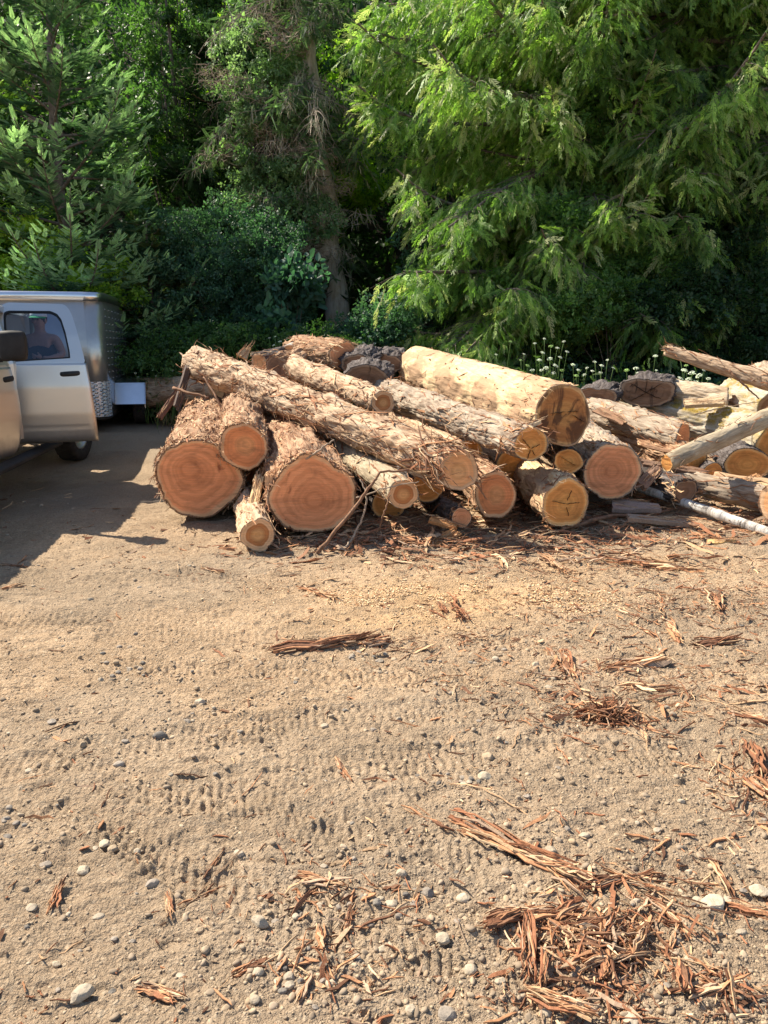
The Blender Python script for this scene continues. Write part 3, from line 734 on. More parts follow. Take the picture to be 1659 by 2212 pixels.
# ================================================================== LOGS
def outline_fn(seed, rough=0.035, lobes=None, flat=0.0):
    r_ = np.random.default_rng(seed)
    ph = r_.uniform(0, 6.28, 6); am = rough * r_.uniform(0.4, 1, 6) / np.array([1, 1.2, 1.6, 2.2, 3, 3.6])
    def f(th):
        r = np.ones_like(th)
        for k in range(6): r = r + am[k] * np.cos((k + 2) * th + ph[k])
        if lobes:
            for a, wd, h in lobes:
                d = (th - a + math.pi) % (2 * math.pi) - math.pi
                r = r + h * np.exp(-(d / wd) ** 2)
        return r
    return f
def log(label, A, B, ra, rb, bark, face, seed=1, ell=(1, 1), lobes=None, rough=0.035, bumpy=0.10, bend=0.02, cut=0.0, shreds=0, knots=0, cracks=None, pith=(0, 0), moss=None, name='log', cat='log', group='felled logs in the pile', axis_face=None, flare=0, back='cut', ragged=0.012, shc='mix', shl=(0.1, 0.35)):
    """A = centre of the near sawn end, B = centre of the far end; v axis up"""
    r_ = np.random.default_rng(seed)
    A = np.array(A, float); B = np.array(B, float)
    d = B - A; L = np.linalg.norm(d); d /= L
    U = norm(np.cross(d, [0, 0, 1.0])); V = np.cross(U, d)      # U to the right seen from A looking along d, V up
    org = ((A + B) / 2); org[2] = min(A[2] - ra, B[2] - rb)
    t = thing(name, tuple(org), label, cat, group)
    m = 120 if ra > 0.12 else 64
    ns = int(min(190, max(16, L / (0.022 if ra > .12 else 0.03))))
    th = np.linspace(0, 2 * math.pi, m, endpoint=False)
    of = outline_fn(seed, rough, lobes)(th); of2 = outline_fn(seed + 50, rough, None)(th)
    s = np.linspace(0, 1, ns)
    cb = np.sin(s * math.pi)[:, None]
    bdir = r_.normal(size=2); bdir /= np.linalg.norm(bdir)
    bd = bend * L
    wig = (fbm(s * 3, s * 0 + seed, seed, 2) - 0.5) * bend * 2
    ctr = A + d * (s * L)[:, None] + (U * bdir[0] + V * bdir[1] * 0.4) * cb * bd * 0.5 + U * (wig * cb[:, 0])[:, None]
    rad = ra + (rb - ra) * s + flare * np.exp(-s * L / 0.25)
    S, TH = np.meshgrid(s, th, indexing='ij')
    of_ = of[None] * (1 - sstep(0, 0.6, S)) + of2[None] * sstep(0, 0.6, S)
    per = max(6, int(2 * math.pi * ra / 0.018))
    a_ = TH / (2 * math.pi) * per
    fib = 1 - np.abs(2 * fbm(a_ + 1.2 * (fbm(S * L * 3, a_ * 0.25, seed, 2) - 0.5), S * L / 0.16, seed + 3, 3, perx=per) - 1)
    per2 = max(4, per // 4)
    lump = fbm(TH / (2 * math.pi) * per2, S * L / 0.22, seed + 9, 3, perx=per2) - 0.5
    disp = bumpy * 0.13 * (fib - 0.6) + bumpy * 0.36 * lump
    for k in range(knots):
        ks, kt = r_.uniform(0.1, 0.9), r_.uniform(0.3, 2.8)
        dd = np.sqrt(((S - ks) * L) ** 2 + (((TH - kt + math.pi) % (2 * math.pi) - math.pi) * ra) ** 2)
        disp = disp + 0.03 * np.exp(-(dd / 0.05) ** 2)
    disp = disp * (0.3 + 0.7 * sstep(0.0, 0.12, S * L))
    rr = rad[:, None] * of_ + disp
    cx = np.cos(TH) * rr * ell[0]; cy = np.sin(TH) * rr * ell[1]
    Pn = ctr[:, None] + U * cx[..., None] + V * cy[..., None]
    # slanting / ragged near rim
    rag = ragged * (fbm(th / 6.283 * 24, th * 0, seed + 5, 2, perx=24) - 0.3) * 2
    n_face = norm(axis_face) if axis_face is not None else -d
    # shift near ring along the axis so that it lies on the cut plane
    def onplane(p):
        k = ((p - A) @ n_face) / (d @ n_face)
        return p - d * k[:, None]
    fade = np.exp(-S * L / 0.35)
    kk = ((Pn - A) @ n_face) / (d @ n_face)
    kk0 = ((onplane(Pn[0]) - Pn[0]) @ d)
    Pn = Pn + d * (kk0[None, :] * fade)[..., None]
    Pn[0] -= d * rag[:, None]
    rim = onplane(ctr[0] + (Pn[0] - ctr[0]) * 0.955)
    back_rim = ctr[-1] + (Pn[-1] - ctr[-1]) * 0.95
    allP = np.vstack([rim, Pn.reshape(-1, 3), back_rim])
    nn = ns + 2
    i = np.arange(nn - 1)[:, None] * m; j = np.arange(m)[None]; jn = (j + 1) % m
    q = np.stack([i + j, i + jn, i + m + jn, i + m + j], -1).reshape(-1, 4)
    uu = np.where(TH > math.pi, 2 * math.pi - TH, TH) * ra; vv = S * L
    uv = np.stack([uu, vv + seed * 3.1], -1).reshape(-1, 2)
    uv = np.vstack([uv[:m], uv, uv[-m:]])
    col = None
    if moss is not None:
        up = np.sin(TH); mk = moss * sstep(-0.1, 0.5, up) * sstep(0.38, 0.55, fbm(TH * 2, S * L * 1.5, seed, 3))
        mk = mk.reshape(-1); mk = np.concatenate([mk[:m], mk, mk[-m:]])
        col = np.stack([mk, mk * 0, mk * 0], -1)
    b = MB(); b.add(allP, q, col if col is not None else None, uv)
    b.obj('bark' if bark not in ('bark_peel', 'bark_stripe') else 'bare_wood', M[bark], t, smooth=True)
    # sawn faces
    def end(rimpts, c, nrm, pi):
        K = 16
        pc = c + U * pi[0] * ra + V * pi[1] * ra
        ks = np.linspace(0, 1, K + 1)[1:]
        pts = np.vstack([pc[None]] + [pc + (rimpts - pc) * k for k in ks])
        rrs = np.concatenate([[0.0]] + [np.full(m, k) for k in ks])
        rel = pts - c; lu = rel @ U; lv = rel @ V
        hh = 0.006 * (fbm(lu * 6 + 40, lv * 45 + 40, seed, 3) - 0.5) + 0.016 * (fbm(lu * 2.5 + 9, lv * 5 + 9, seed + 1, 2) - 0.5)
        hh[-m:] = 0
        pts = pts + nrm * hh[:, None]
        F3 = np.array([[0, 1 + a, 1 + (a + 1) % m] for a in range(m)])
        i2 = 1 + np.arange(K - 1)[:, None] * m
        q2 = np.stack([i2 + j, i2 + jn, i2 + m + jn, i2 + m + j], -1).reshape(-1, 4)[:, ::-1]
        if nrm @ d > 0: F3 = F3[:, ::-1]; q2 = q2[:, ::-1]
        bb = MB(); bb.add(pts, [F3, q2], None, np.stack([lu + seed * 1.7, lv + seed], 1), rrs)
        bb.obj('sawn_end', M[face], t, smooth=True)
        return pc
    pc = end(rim, onplane(ctr[:1])[0], n_face, pith)
    if back == 'cut': end(back_rim, ctr[-1], d, (0, 0))
    if cracks:
        for ca, c0, c1, wd in cracks:
            cd = U * math.cos(ca) + V * math.sin(ca); cd = norm(cd - n_face * (cd @ n_face)); cs = np.cross(cd, n_face)
            K = 9; ss = np.linspace(c0, c1, K)
            jit = (fbm(ss * 9, ss * 0 + ca, seed, 3) - 0.5) * 0.05 * ra * 2
            wv = wd * np.sin(np.linspace(0.25, math.pi - 0.02, K)) ** 0.7
            mid = pc + cd * (ss * ra)[:, None] + cs * jit[:, None] + n_face * 0.0105
            dn = n_face * 0.03
            pts = np.stack([mid + cs * wv[:, None] / 8, mid - cs * wv[:, None] / 8, mid - cs * wv[:, None] / 8 - dn, mid + cs * wv[:, None] / 8 - dn], 1).reshape(-1, 3)
            F = []
            for k in range(K - 1):
                for a in range(4): F.append((k * 4 + a, k * 4 + (a + 1) % 4, k * 4 + 4 + (a + 1) % 4, k * 4 + 4 + a))
            bb = MB(); bb.add(pts, np.array(F)); bb.obj('drying_crack', M['crack'], t)
    if shreds:
        n = shreds
        si = r_.integers(1, ns - 1, n); ti = r_.integers(0, m, n)
        nearrim = r_.random(n) < 0.22
        si = np.where(nearrim, r_.integers(0, max(2, ns // 14), n), si)
        upw = np.sin(th[ti]) > -0.75
        si, ti = si[upw], ti[upw]; n = len(si)
        pos = Pn[si, ti]; nrmv = norm(pos - ctr[si])
        tang = norm(np.cross(nrmv, d))
        dirs = norm(d * np.where(r_.random(n) < .5, 1, -1)[:, None] + tang * r_.normal(0, 0.45, (n, 1)) + nrmv * np.abs(r_.normal(0, 0.16, (n, 1))) + np.array([0, 0, -0.1]))
        Ls = shl[0] * 0.5 + (shl[1] - shl[0] * 0.5) * r_.random(n) ** 2.2
        cols = np.array(SPC)[r_.choice(7, n, p=CW[shc])] * r_.uniform(0.8, 1.2, (n, 1))
        bb = MB()
        A_ = frames(dirs, up=nrmv)
        w8 = r_.integers(0, len(SLT), n)
        Wd = 0.003 + 0.018 * r_.random(n) ** 2.2; Th = r_.uniform(0.002, 0.006, n)
        for k in range(len(SLT)):
            ix = np.where(w8 == k)[0]
            if not len(ix): continue
            Vv, F = SLT[k]
            l = Ls[ix][:, None]
            loc = np.stack([Vv[None, :, 0] * l, Vv[None, :, 1] * Wd[ix][:, None] + Vv[None, :, 3] * l, Vv[None, :, 2] * Th[ix][:, None] + Vv[None, :, 4] * l * 0.7], -1)
            v = np.einsum('nij,nkj->nki', A_[ix], loc) + (pos[ix] + nrmv[ix] * 0.004)[:, None]
            off = (np.arange(len(ix)) * len(Vv))[:, None, None]
            bb.add(v.reshape(-1, 3), (F[None] + off).reshape(-1, 4), np.repeat(cols[ix], len(Vv), 0))
        tag(bb.obj('loose_bark', M['splinter'], t), kind='stuff')
    return t

def px_r(px, y): return px / 1620 * y * 1.0
PI = math.pi
UP = Vector((0, 0, 1))
# --- front row, left to right
log('huge red-faced log at the left end of the pile, nearest the truck', P(430, 1035, 6.75), P(452, 905, 9.7), 0.395, 0.33, 'bark_red', 'face_red', 1, ell=(1.02, 0.88),
    lobes=[(2.3, 0.3, 0.05), (0.75, 0.22, -0.05), (-2.3, 0.4, -0.03)], rough=0.05, bumpy=0.30, shreds=1500, pith=(-0.25, 0.28), shc='pale')
log('mid-sized log resting on top of the huge red-faced log at the left', P(527, 965, 6.72), P(520, 862, 9.6), 0.212, 0.2, 'bark_red', 'face_rose', 2, lobes=[(2.4, 0.3, 0.05)], rough=0.03, bumpy=0.22, shreds=500, pith=(0.1, 0.1), shc='pale')
log('big round red-faced log with a bulge on top, centre left of the front row', P(676, 1072, 6.15), P(600, 915, 9.3), 0.36, 0.31, 'bark_red', 'face_red', 3, ell=(1.0, 0.93), lobes=[(1.6, 0.36, 0.11), (0.9, 0.2, -0.03), (-0.3, 0.3, 0.03)], rough=0.035, bumpy=0.28, shreds=1100, pith=(0.05, -0.12))
log('short log with a dark brown heart standing furthest forward, between the two big red logs', P(557, 1156, 5.72), P(540, 1075, 7.1), 0.128, 0.125, 'bark_tan', 'face_heart', 4, ell=(1, 1.06), lobes=[(1.7, 0.14, -0.08)], bumpy=0.15, shreds=110, shc='pale')
log('slim greenish log with a ringed end, under the long diagonal log', P(871, 1068, 6.15), P(690, 925, 8.6), 0.122, 0.13, 'bark_fir', 'face_heart', 5, bumpy=0.10, shreds=160, bend=0.01, axis_face=(0.12, -1, 0.0))
log('long pale log lying diagonally over the front row', P(992, 1016, 6.1), P(424, 783, 9.9), 0.168, 0.20, 'bark_tan', 'face_tan', 6, ell=(1, 1.0), lobes=[(2.6, 0.3, 0.04)], bumpy=0.18, shreds=1500, bend=0.008, knots=7, axis_face=(0.38, -1, 0.0), pith=(0.0, -0.1), shl=(0.12, 0.6))
log('small reddish log lowest in the pile, nearly buried in bark', P(997, 1118, 6.25), P(935, 1085, 7.5), 0.088, 0.085, 'bark_dark', 'face_red', 7, bumpy=0.1, shreds=60)
log('round log with clear growth rings right of the long diagonal log', P(1070, 1070, 6.45), P(985, 975, 8.9), 0.185, 0.18, 'bark_red', 'face_rose', 8, ell=(1, 1.12), bumpy=0.16, shreds=260, pith=(0.12, 0.0))
log('pale-barked log with a cracked ochre end, right half of the front row', P(1222, 1088, 6.3), P(1108, 1005, 8.7), 0.205, 0.19, 'bark_peel', 'face_ochre', 9, ell=(0.97, 1.06), lobes=[(2.7, 0.25, 0.06), (-2.7, 0.3, -0.05)], rough=0.05, bumpy=0.18, shreds=240,
    cracks=[(0.05, 0.02, 0.6, 0.010), (2.9, 0.02, 0.62, 0.012), (1.2, 0.15, 0.6, 0.004), (-1.3, 0.15, 0.55, 0.004)], axis_face=(0.15, -1, 0.0))
log('rough barked log with a star-cracked end in the upper front row', P(1147, 960, 6.45), P(812, 838, 9.9), 0.150, 0.17, 'bark_grey', 'face_ochre', 10, ell=(1.02, 1), bumpy=0.18, shreds=420, bend=0.006, pith=(0.0, -0.25), axis_face=(0.25, -1, 0.0), ragged=0.02, shl=(0.1, 0.5), knots=3,
    cracks=[(2.3, 0.02, 0.8, 0.006), (0.4, 0.05, 0.6, 0.004), (-1.9, 0.05, 0.6, 0.004), (-0.9, 0.1, 0.5, 0.003)])
log('thick peeled pale log with a dark stained end, highest in the pile', P(1216, 897, 6.9), P(905, 800, 10.4), 0.285, 0.31, 'bark_peel', 'face_brown', 11, ell=(0.98, 1), lobes=[(2.4, 0.3, -0.03)], rough=0.03, bumpy=0.10, shreds=330, bend=0.006, pith=(0.1, 0.1), axis_face=(0.30, -1, 0.05), shc='pale', shl=(0.06, 0.25),
    cracks=[(0.0, 0.05, 0.45, 0.009), (3.2, 0.05, 0.55, 0.009), (-0.45, 0.25, 0.75, 0.008)])
log('short log with a small ochre end tucked under the thick peeled log', P(1228, 997, 6.95), P(1190, 965, 8.6), 0.128, 0.12, 'bark_dark', 'face_ochre', 12, bumpy=0.12, shreds=60, ell=(1.05, 0.95), cracks=[(2.6, 0.0, 0.7, 0.007), (-0.5, 0.0, 0.6, 0.007)])
log('large round rosy-faced log at the right end of the front row', P(1322, 1018, 7.0), P(1215, 925, 9.8), 0.27, 0.25, 'bark_grey', 'face_red', 13, ell=(0.97, 1.02), lobes=[(-0.6, 0.4, 0.05), (2.2, 0.5, -0.04)], bumpy=0.2, shreds=240, pith=(0, 0.0))
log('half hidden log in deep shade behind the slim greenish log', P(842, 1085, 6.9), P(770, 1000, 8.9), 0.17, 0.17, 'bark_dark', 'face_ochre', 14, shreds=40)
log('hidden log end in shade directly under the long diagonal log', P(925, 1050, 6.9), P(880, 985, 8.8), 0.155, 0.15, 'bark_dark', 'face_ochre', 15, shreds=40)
# --- second layer
log('short barked log with a round tan end resting on the diagonal logs', P(828, 870, 7.9), P(632, 792, 10.3), 0.118, 0.155, 'bark_tan', 'face_heart', 16, bumpy=0.14, shreds=240, knots=3, axis_face=(0.2, -1, 0.0))
log('reddish shaggy log between the rough barked log and the thick peeled log', P(1112, 912, 7.7), P(880, 822, 10.8), 0.13, 0.16, 'bark_red', 'face_ochre', 17, bumpy=0.2, shreds=420, shc='mix', shl=(0.1, 0.6))
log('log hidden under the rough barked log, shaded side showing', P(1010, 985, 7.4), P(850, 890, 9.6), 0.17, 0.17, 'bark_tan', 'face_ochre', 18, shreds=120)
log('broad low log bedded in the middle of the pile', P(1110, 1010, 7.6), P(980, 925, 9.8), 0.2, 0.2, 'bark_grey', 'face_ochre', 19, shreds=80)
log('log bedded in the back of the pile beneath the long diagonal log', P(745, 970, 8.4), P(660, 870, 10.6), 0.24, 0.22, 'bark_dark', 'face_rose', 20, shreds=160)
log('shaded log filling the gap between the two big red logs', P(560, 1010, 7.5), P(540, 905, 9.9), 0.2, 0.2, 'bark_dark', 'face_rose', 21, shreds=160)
# --- behind, left
log('pale log lying crosswise on the ground behind the trailer wheels', P(300, 850, 13.5), P(470, 840, 12.8), 0.24, 0.25, 'bark_tan', 'face_tan', 22, bumpy=0.16, shreds=300, name='log', shc='pale', axis_face=(-1, -0.5, 0.1))
log('fibrous reddish log piece at the back top of the pile', P(742, 768, 10.2), P(640, 762, 11.2), 0.22, 0.26, 'bark_red', 'face_red', 23, ell=(1.05, 0.82), bumpy=0.3, shreds=420, shc='pale', rough=0.06)
log('black furrowed bark chunk left of the thick peeled log', P(775, 790, 10.0), P(790, 768, 10.5), 0.19, 0.2, 'bark_dark', 'face_dark', 24, ell=(1.3, 0.75), bumpy=0.4, rough=0.07)
log('second black furrowed bark chunk touching the thick peeled log', P(835, 786, 10.25), P(850, 772, 10.8), 0.17, 0.18, 'bark_dark', 'face_dark', 25, ell=(1.25, 0.8), bumpy=0.4, rough=0.07)
log('half-round slab with a purple brown arched face behind the round tan log end', P(790, 818, 9.5), P(800, 800, 9.9), 0.27, 0.26, 'bark_dark', 'face_dark', 26, ell=(1.1, 0.62), bumpy=0.3, rough=0.05)
log('white cut log end peeping over the diagonal log at the back', P(628, 760, 10.9), P(660, 745, 11.3), 0.13, 0.12, 'bark_birch', 'face_tan', 27, ell=(1.2, 0.8))
log('pale split log on the crest behind the long diagonal log', P(560, 786, 10.6), P(660, 765, 11.3), 0.16, 0.16, 'bark_dark', 'face_tan', 28, bumpy=0.2, shreds=120)
log('dark slab at the far side of the pile left of the fibrous piece', P(600, 800, 10.2), P(700, 775, 11.0), 0.2, 0.2, 'bark_red', 'face_dark', 61, bumpy=0.3, shreds=220)
# --- right of the pile
log('dead straight pale log with an oval orange end, right of the thick peeled log', P(1476, 945, 8.5), P(1268, 884, 10.1), 0.172, 0.185, 'bark_grey', 'face_red', 29, bumpy=0.12, knots=3, shreds=240, axis_face=(0.85, -0.8, 0.0), shc='pale')
log('wide low split stump with wavy rings behind the straight pale log', P(1290, 858, 9.9), P(1307, 844, 10.3), 0.22, 0.22, 'bark_dark', 'face_dark', 30, ell=(1.15, 0.62), lobes=[(1.57, 0.35, -0.25), (0.6, 0.3, 0.1), (2.5, 0.3, 0.1)], bumpy=0.3)
log('dark rotted stump slab with deep black cracks, facing the camera at the back right', P(1396, 848, 9.8), P(1410, 834, 10.2), 0.29, 0.28, 'bark_dark', 'face_dark', 31, ell=(1.2, 0.66), lobes=[(0.5, 0.25, 0.16), (2.5, 0.25, 0.12), (1.5, 0.3, -0.12)], bumpy=0.4,
    cracks=[(0.6, 0.0, 0.8, 0.03), (2.6, 0.0, 0.8, 0.035), (-0.4, 0.0, 0.7, 0.03), (-2.6, 0.0, 0.8, 0.03), (1.6, 0.0, 0.6, 0.02)])
log('grooved bare log behind the mossy log, at the back right', P(1570, 872, 9.6), P(1400, 846, 10.2), 0.2, 0.2, 'bark_stripe', 'face_ochre', 32, bumpy=0.22, axis_face=(1, -0.4, 0))
log('moss covered log running behind the straight pale log to the right edge', P(1640, 945, 8.9), P(1330, 862, 10.6), 0.24, 0.2, 'bark_moss', 'face_ochre', 33, bumpy=0.24, moss=1.0, knots=4)
log('thick pale mossy log at the right edge of the yard', P(1690, 890, 9.0), P(1590, 858, 10.2), 0.3, 0.3, 'bark_moss', 'face_dark', 34, bumpy=0.2, moss=0.9)
log('bark covered log end highest at the far right edge', P(1690, 838, 9.8), P(1640, 812, 10.8), 0.18, 0.2, 'bark_grey', 'face_dark', 35, bumpy=0.3, shreds=60)
log('broad mossy grey log low at the right edge, beyond the leaning pole', P(1690, 965, 8.2), P(1560, 925, 9.6), 0.3, 0.28, 'bark_moss', 'face_ochre', 36, bumpy=0.16, moss=0.7)
log('reddish fallen log under the straight pale log', P(1500, 1000, 8.1), P(1330, 935, 9.8), 0.15, 0.17, 'bark_red', 'face_ochre', 37, bumpy=0.3, shreds=300)
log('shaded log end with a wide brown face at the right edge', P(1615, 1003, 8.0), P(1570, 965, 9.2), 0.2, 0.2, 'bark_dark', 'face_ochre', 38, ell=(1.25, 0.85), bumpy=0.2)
log('little round orange log end between the leaning pole and the wide brown face', P(1541, 1020, 7.8), P(1490, 1003, 8.8), 0.095, 0.09, 'bark_dark', 'face_ochre', 39)
log('flaking grey log lying low towards the right edge', P(1680, 1082, 6.9), P(1395, 1018, 7.9), 0.115, 0.12, 'bark_grey', 'face_ochre', 40, bumpy=0.2, shreds=220)
log('smooth peeled orange pole beside the wide brown face', P(1700, 1058, 7.3), P(1545, 1030, 7.8), 0.065, 0.06, 'bark_peel', 'face_tan', 41, name='pole', cat='pole', group='thin poles among the logs')
log('bare pole jutting up over the right side of the yard', P(1440, 757, 8.6), P(1760, 852, 7.7), 0.058, 0.10, 'bark_tan', 'face_ochre', 42, bumpy=0.12, shreds=110, name='pole', cat='pole', group='thin poles among the logs', knots=3, bend=0.01)
log('brown mottled pole leaning across the right side with its lower end cut orange', P(1440, 1000, 7.0), P(1760, 858, 7.9), 0.082, 0.095, 'bark_fir', 'face_ochre', 43, bumpy=0.08, shreds=60, name='pole', cat='pole', group='thin poles among the logs', axis_face=(-1, -0.35, -0.2))
log('white birch pole lying on the ground toward the right edge', P(1720, 1172, 6.0), P(1370, 1050, 7.5), 0.043, 0.04, 'bark_birch', 'face_tan', 44, bumpy=0.03, name='pole', cat='pole', group='thin poles among the logs', knots=1)
log('upright reddish log end cut off by the right edge', P(1692, 1085, 6.2), P(1760, 1060, 6.6), 0.2, 0.2, 'bark_red', 'face_tan', 45, bumpy=0.35, ell=(1, 1.05))
log('log under the jutting pole outside the right edge', P(1790, 880, 7.8), P(1770, 850, 9.2), 0.28, 0.28, 'bark_grey', 'face_dark', 46, bumpy=0.2)
log('buried log along the ground behind the birch pole', P(1480, 1062, 7.0), P(1330, 1000, 8.6), 0.12, 0.13, 'bark_dark', 'face_dark', 47, bumpy=0.25, shreds=160)

# --- boards, slabs and sticks in the pile
def slab(label, A, B, wd, th, seed, col=(0.36, 0.27, 0.2), tilt=0.0, taper=(1, 1), name='split_board', cat='wood piece'):
    r_ = np.random.default_rng(seed)
    A = np.array(A, float); B = np.array(B, float); d = B - A; L = np.linalg.norm(d); d /= L
    Y_ = norm(np.cross([0, 0, 1.0], d)); Z_ = np.cross(d, Y_)
    Y_, Z_ = Y_ * math.cos(tilt) + Z_ * math.sin(tilt), Z_ * math.cos(tilt) - Y_ * math.sin(tilt)
    n = 22; m_ = 12
    s = np.linspace(0, 1, n); a = np.linspace(0, 1, m_)
    S_, A_ = np.meshgrid(s, a, indexing='ij')
    wv = wd * (taper[0] + (taper[1] - taper[0]) * S_) * (1 + 0.18 * (fbm(S_ * 6, S_ * 0, seed, 3) - 0.5))
    rag0 = 0.10 * (fbm(A_ * 6, A_ * 0, seed + 2, 2) - 0.3); rag1 = 0.16 * (fbm(A_ * 7, A_ * 0, seed + 3, 2) - 0.3)
    xx = (S_ * (1 + rag1) - rag0 * (1 - S_)) * L
    top = 0.012 * (fbm(A_ * 9, S_ * 3, seed + 4, 3) - 0.5) * 2
    def pt(zz): return A + d * xx[..., None] + Y_ * ((A_ - 0.5) * wv)[..., None] + Z_ * zz[..., None]
    P1 = pt(th / 2 + top); P2 = pt(-th / 2 + top * 0.3)
    v = np.vstack([P1.reshape(-1, 3), P2.reshape(-1, 3)]); k = n * m_
    i = np.arange(n - 1)[:, None] * m_; j = np.arange(m_ - 1)[None]
    q1 = np.stack([i + j, i + m_ + j, i + m_ + j + 1, i + j + 1], -1).reshape(-1, 4)
    fs = [q1, q1[:, ::-1] + k]
    e = []
    for a_ in range(n - 1):
        e.append((a_ * m_, a_ * m_ + k, (a_ + 1) * m_ + k, (a_ + 1) * m_)); b0 = a_ * m_ + m_ - 1
        e.append((b0, b0 + m_, b0 + m_ + k, b0 + k))
    for a_ in range(m_ - 1):
        e.append((a_, a_ + 1, a_ + 1 + k, a_ + k)); b0 = (n - 1) * m_ + a_
        e.append((b0, b0 + k, b0 + 1 + k, b0 + 1))
    fs.append(np.array(e))
    mb = MB(); mb.add(v, fs, col)
    for _ in range(6):
        t_ = r_.random(); p = A + d * L * t_ + Z_ * (th / 2 + 0.004) + Y_ * r_.uniform(-.4, .4) * wd
        bundle(mb, p - d * 0.1, p + d * 0.15, 0.01, 3, r_, CW['pale'], th=0.004)
    o = mb.obj(name, M['splinter'], origin=tuple((A + B) / 2))
    return tag(o, label, cat, 'slabs and sticks among the logs')
slab('grey split wedge sticking out from under the large rosy-faced log', P(1325, 1090, 7.0), P(1420, 1098, 6.9), 0.22, 0.04, 1, (0.34, 0.24, 0.19), taper=(1.3, 0.5), tilt=0.25)
slab('short weathered board in the shade right of the cracked ochre log', P(1360, 1118, 6.55), P(1480, 1130, 6.5), 0.12, 0.035, 2, (0.3, 0.21, 0.15), tilt=0.15)
slab('upright dark plank jammed at the tail of the long diagonal log', P(382, 880, 9.2), P(405, 800, 9.6), 0.10, 0.03, 3, (0.12, 0.085, 0.07), tilt=1.2)
slab('reddish board leaning against the left side of the pile', P(345, 900, 9.3), P(395, 832, 9.6), 0.08, 0.03, 4, (0.2, 0.1, 0.07), tilt=0.9)
slab('pale wood wedge standing upright between the two big red logs', P(548, 1092, 6.3), P(560, 1030, 6.55), 0.085, 0.03, 5, (0.62, 0.42, 0.22), tilt=0.1)
slab('small square pale block on the left rim of the round log with a bulge', P(584, 1038, 6.1), P(600, 1030, 6.3), 0.09, 0.09, 6, (0.6, 0.36, 0.2), name='wood_block', cat='wood block')
slab('pale orange chip of wood on the ground below the birch pole', P(1530, 1172, 6.05), P(1585, 1168, 6.0), 0.11, 0.02, 7, (0.62, 0.4, 0.17), taper=(1, 0.6))
slab('pale offcut lying on top of the rough barked log', P(1118, 927, 6.5), P(1165, 912, 6.6), 0.05, 0.03, 8, (0.6, 0.45, 0.28))
slab('tan triangular offcut on the crest behind the diagonal log', P(522, 772, 10.8), P(538, 752, 10.9), 0.14, 0.05, 9, (0.58, 0.38, 0.2), taper=(1.2, 0.4), tilt=0.8)
slab('flat pale slab on the crest right of the triangular offcut', P(545, 765, 10.9), P(600, 766, 11.0), 0.2, 0.05, 10, (0.6, 0.5, 0.33))
slab('orange broken shard standing in the bark before the lowest small log', P(938, 1178, 5.95), P(985, 1150, 6.1), 0.09, 0.03, 11, (0.42, 0.2, 0.08), tilt=0.6)
slab('curled orange bark shard left of the broken shard', P(930, 1122, 6.2), P(985, 1138, 6.15), 0.07, 0.03, 12, (0.45, 0.22, 0.09), tilt=0.4)
slab('bark sheet draped over the straight pale log at its left end', P(1290, 885, 9.4), P(1350, 912, 9.1), 0.16, 0.02, 21, (0.30, 0.17, 0.10), tilt=0.3)
slab('long loose bark slab under the leaning pole', P(1390, 1000, 7.6), P(1520, 1020, 7.5), 0.14, 0.03, 22, (0.2, 0.12, 0.08), tilt=0.2)
slab('pale split piece lying on the mossy log', P(1480, 872, 9.3), P(1560, 868, 9.2), 0.14, 0.05, 24, (0.5, 0.36, 0.22), tilt=0.5)
slab('thin brown slab between the straight pale log and the leaning pole', P(1400, 965, 8.2), P(1480, 985, 7.9), 0.12, 0.03, 25, (0.3, 0.17, 0.10), tilt=-0.3)
slab('splintered wood wedge standing in the gap right of the rosy-faced log', P(1385, 1050, 7.1), P(1420, 1012, 7.4), 0.12, 0.05, 26, (0.26, 0.16, 0.11), tilt=0.6)
slab('orange bark sheet near the wide brown log end', P(1580, 1050, 7.4), P(1640, 1030, 7.6), 0.1, 0.02, 27, (0.5, 0.27, 0.12), tilt=0.4)
def stick(label, pts, r0, r1, mt, name='stick', cat='stick'):
    pp = np.array([tuple(p) for p in pts]); n = len(pp); t = np.linspace(0, n - 1, n * 6)
    q_ = np.stack([np.interp(t, np.arange(n), pp[:, k]) for k in range(3)], 1)
    for _ in range(3): q_[1:-1] = (q_[:-2] + q_[1:-1] * 2 + q_[2:]) / 4
    q_[1:-1] += np.random.default_rng(len(label)).normal(0, 0.004, q_[1:-1].shape)
    mb = MB(); tube(mb, q_, np.linspace(r0, r1, len(q_)), 7)
    return tag(mb.obj(name, mt, origin=tuple(q_.mean(0)), smooth=True), label, cat, 'slabs and sticks among the logs')
M['st_brown'] = simple('stick_brown', (0.22, 0.12, 0.07), 0.9, var=0.4, scale=25, bmp=0.004)
M['st_grey'] = simple('stick_grey', (0.33, 0.25, 0.18), 0.9, var=0.3, scale=25, bmp=0.003)
stick('brown bark strip, bent at its top, leaning before the round log with a bulge', [G(685, 1196), P(760, 1105, 5.85), P(805, 1042, 5.95), P(822, 1018, 6.0), P(880, 1016, 6.05)], 0.016, 0.008, M['st_brown'])
stick('thin curved pale stick right of the leaning bark strip', [G(742, 1190), P(770, 1150, 5.9), P(792, 1095, 5.95), P(790, 1060, 6.0), P(778, 1035, 6.05)], 0.010, 0.006, M['st_grey'])
stick('thin dark stick under the ringed end of the slim greenish log', [G(808, 1165), P(830, 1110, 6.0), P(842, 1070, 6.05)], 0.009, 0.006, M['st_brown'])
stick('long splinter lying up the left shoulder of the round log with a bulge', [P(640, 1010, 6.15), P(680, 978, 6.1), P(722, 950, 6.15)], 0.012, 0.006, M['st_grey'])
stick('rusty thin splinter crossing in front of the slim greenish log', [P(770, 1075, 5.98), P(830, 1055, 5.95), P(905, 1040, 5.98)], 0.007, 0.004, M['st_grey'])
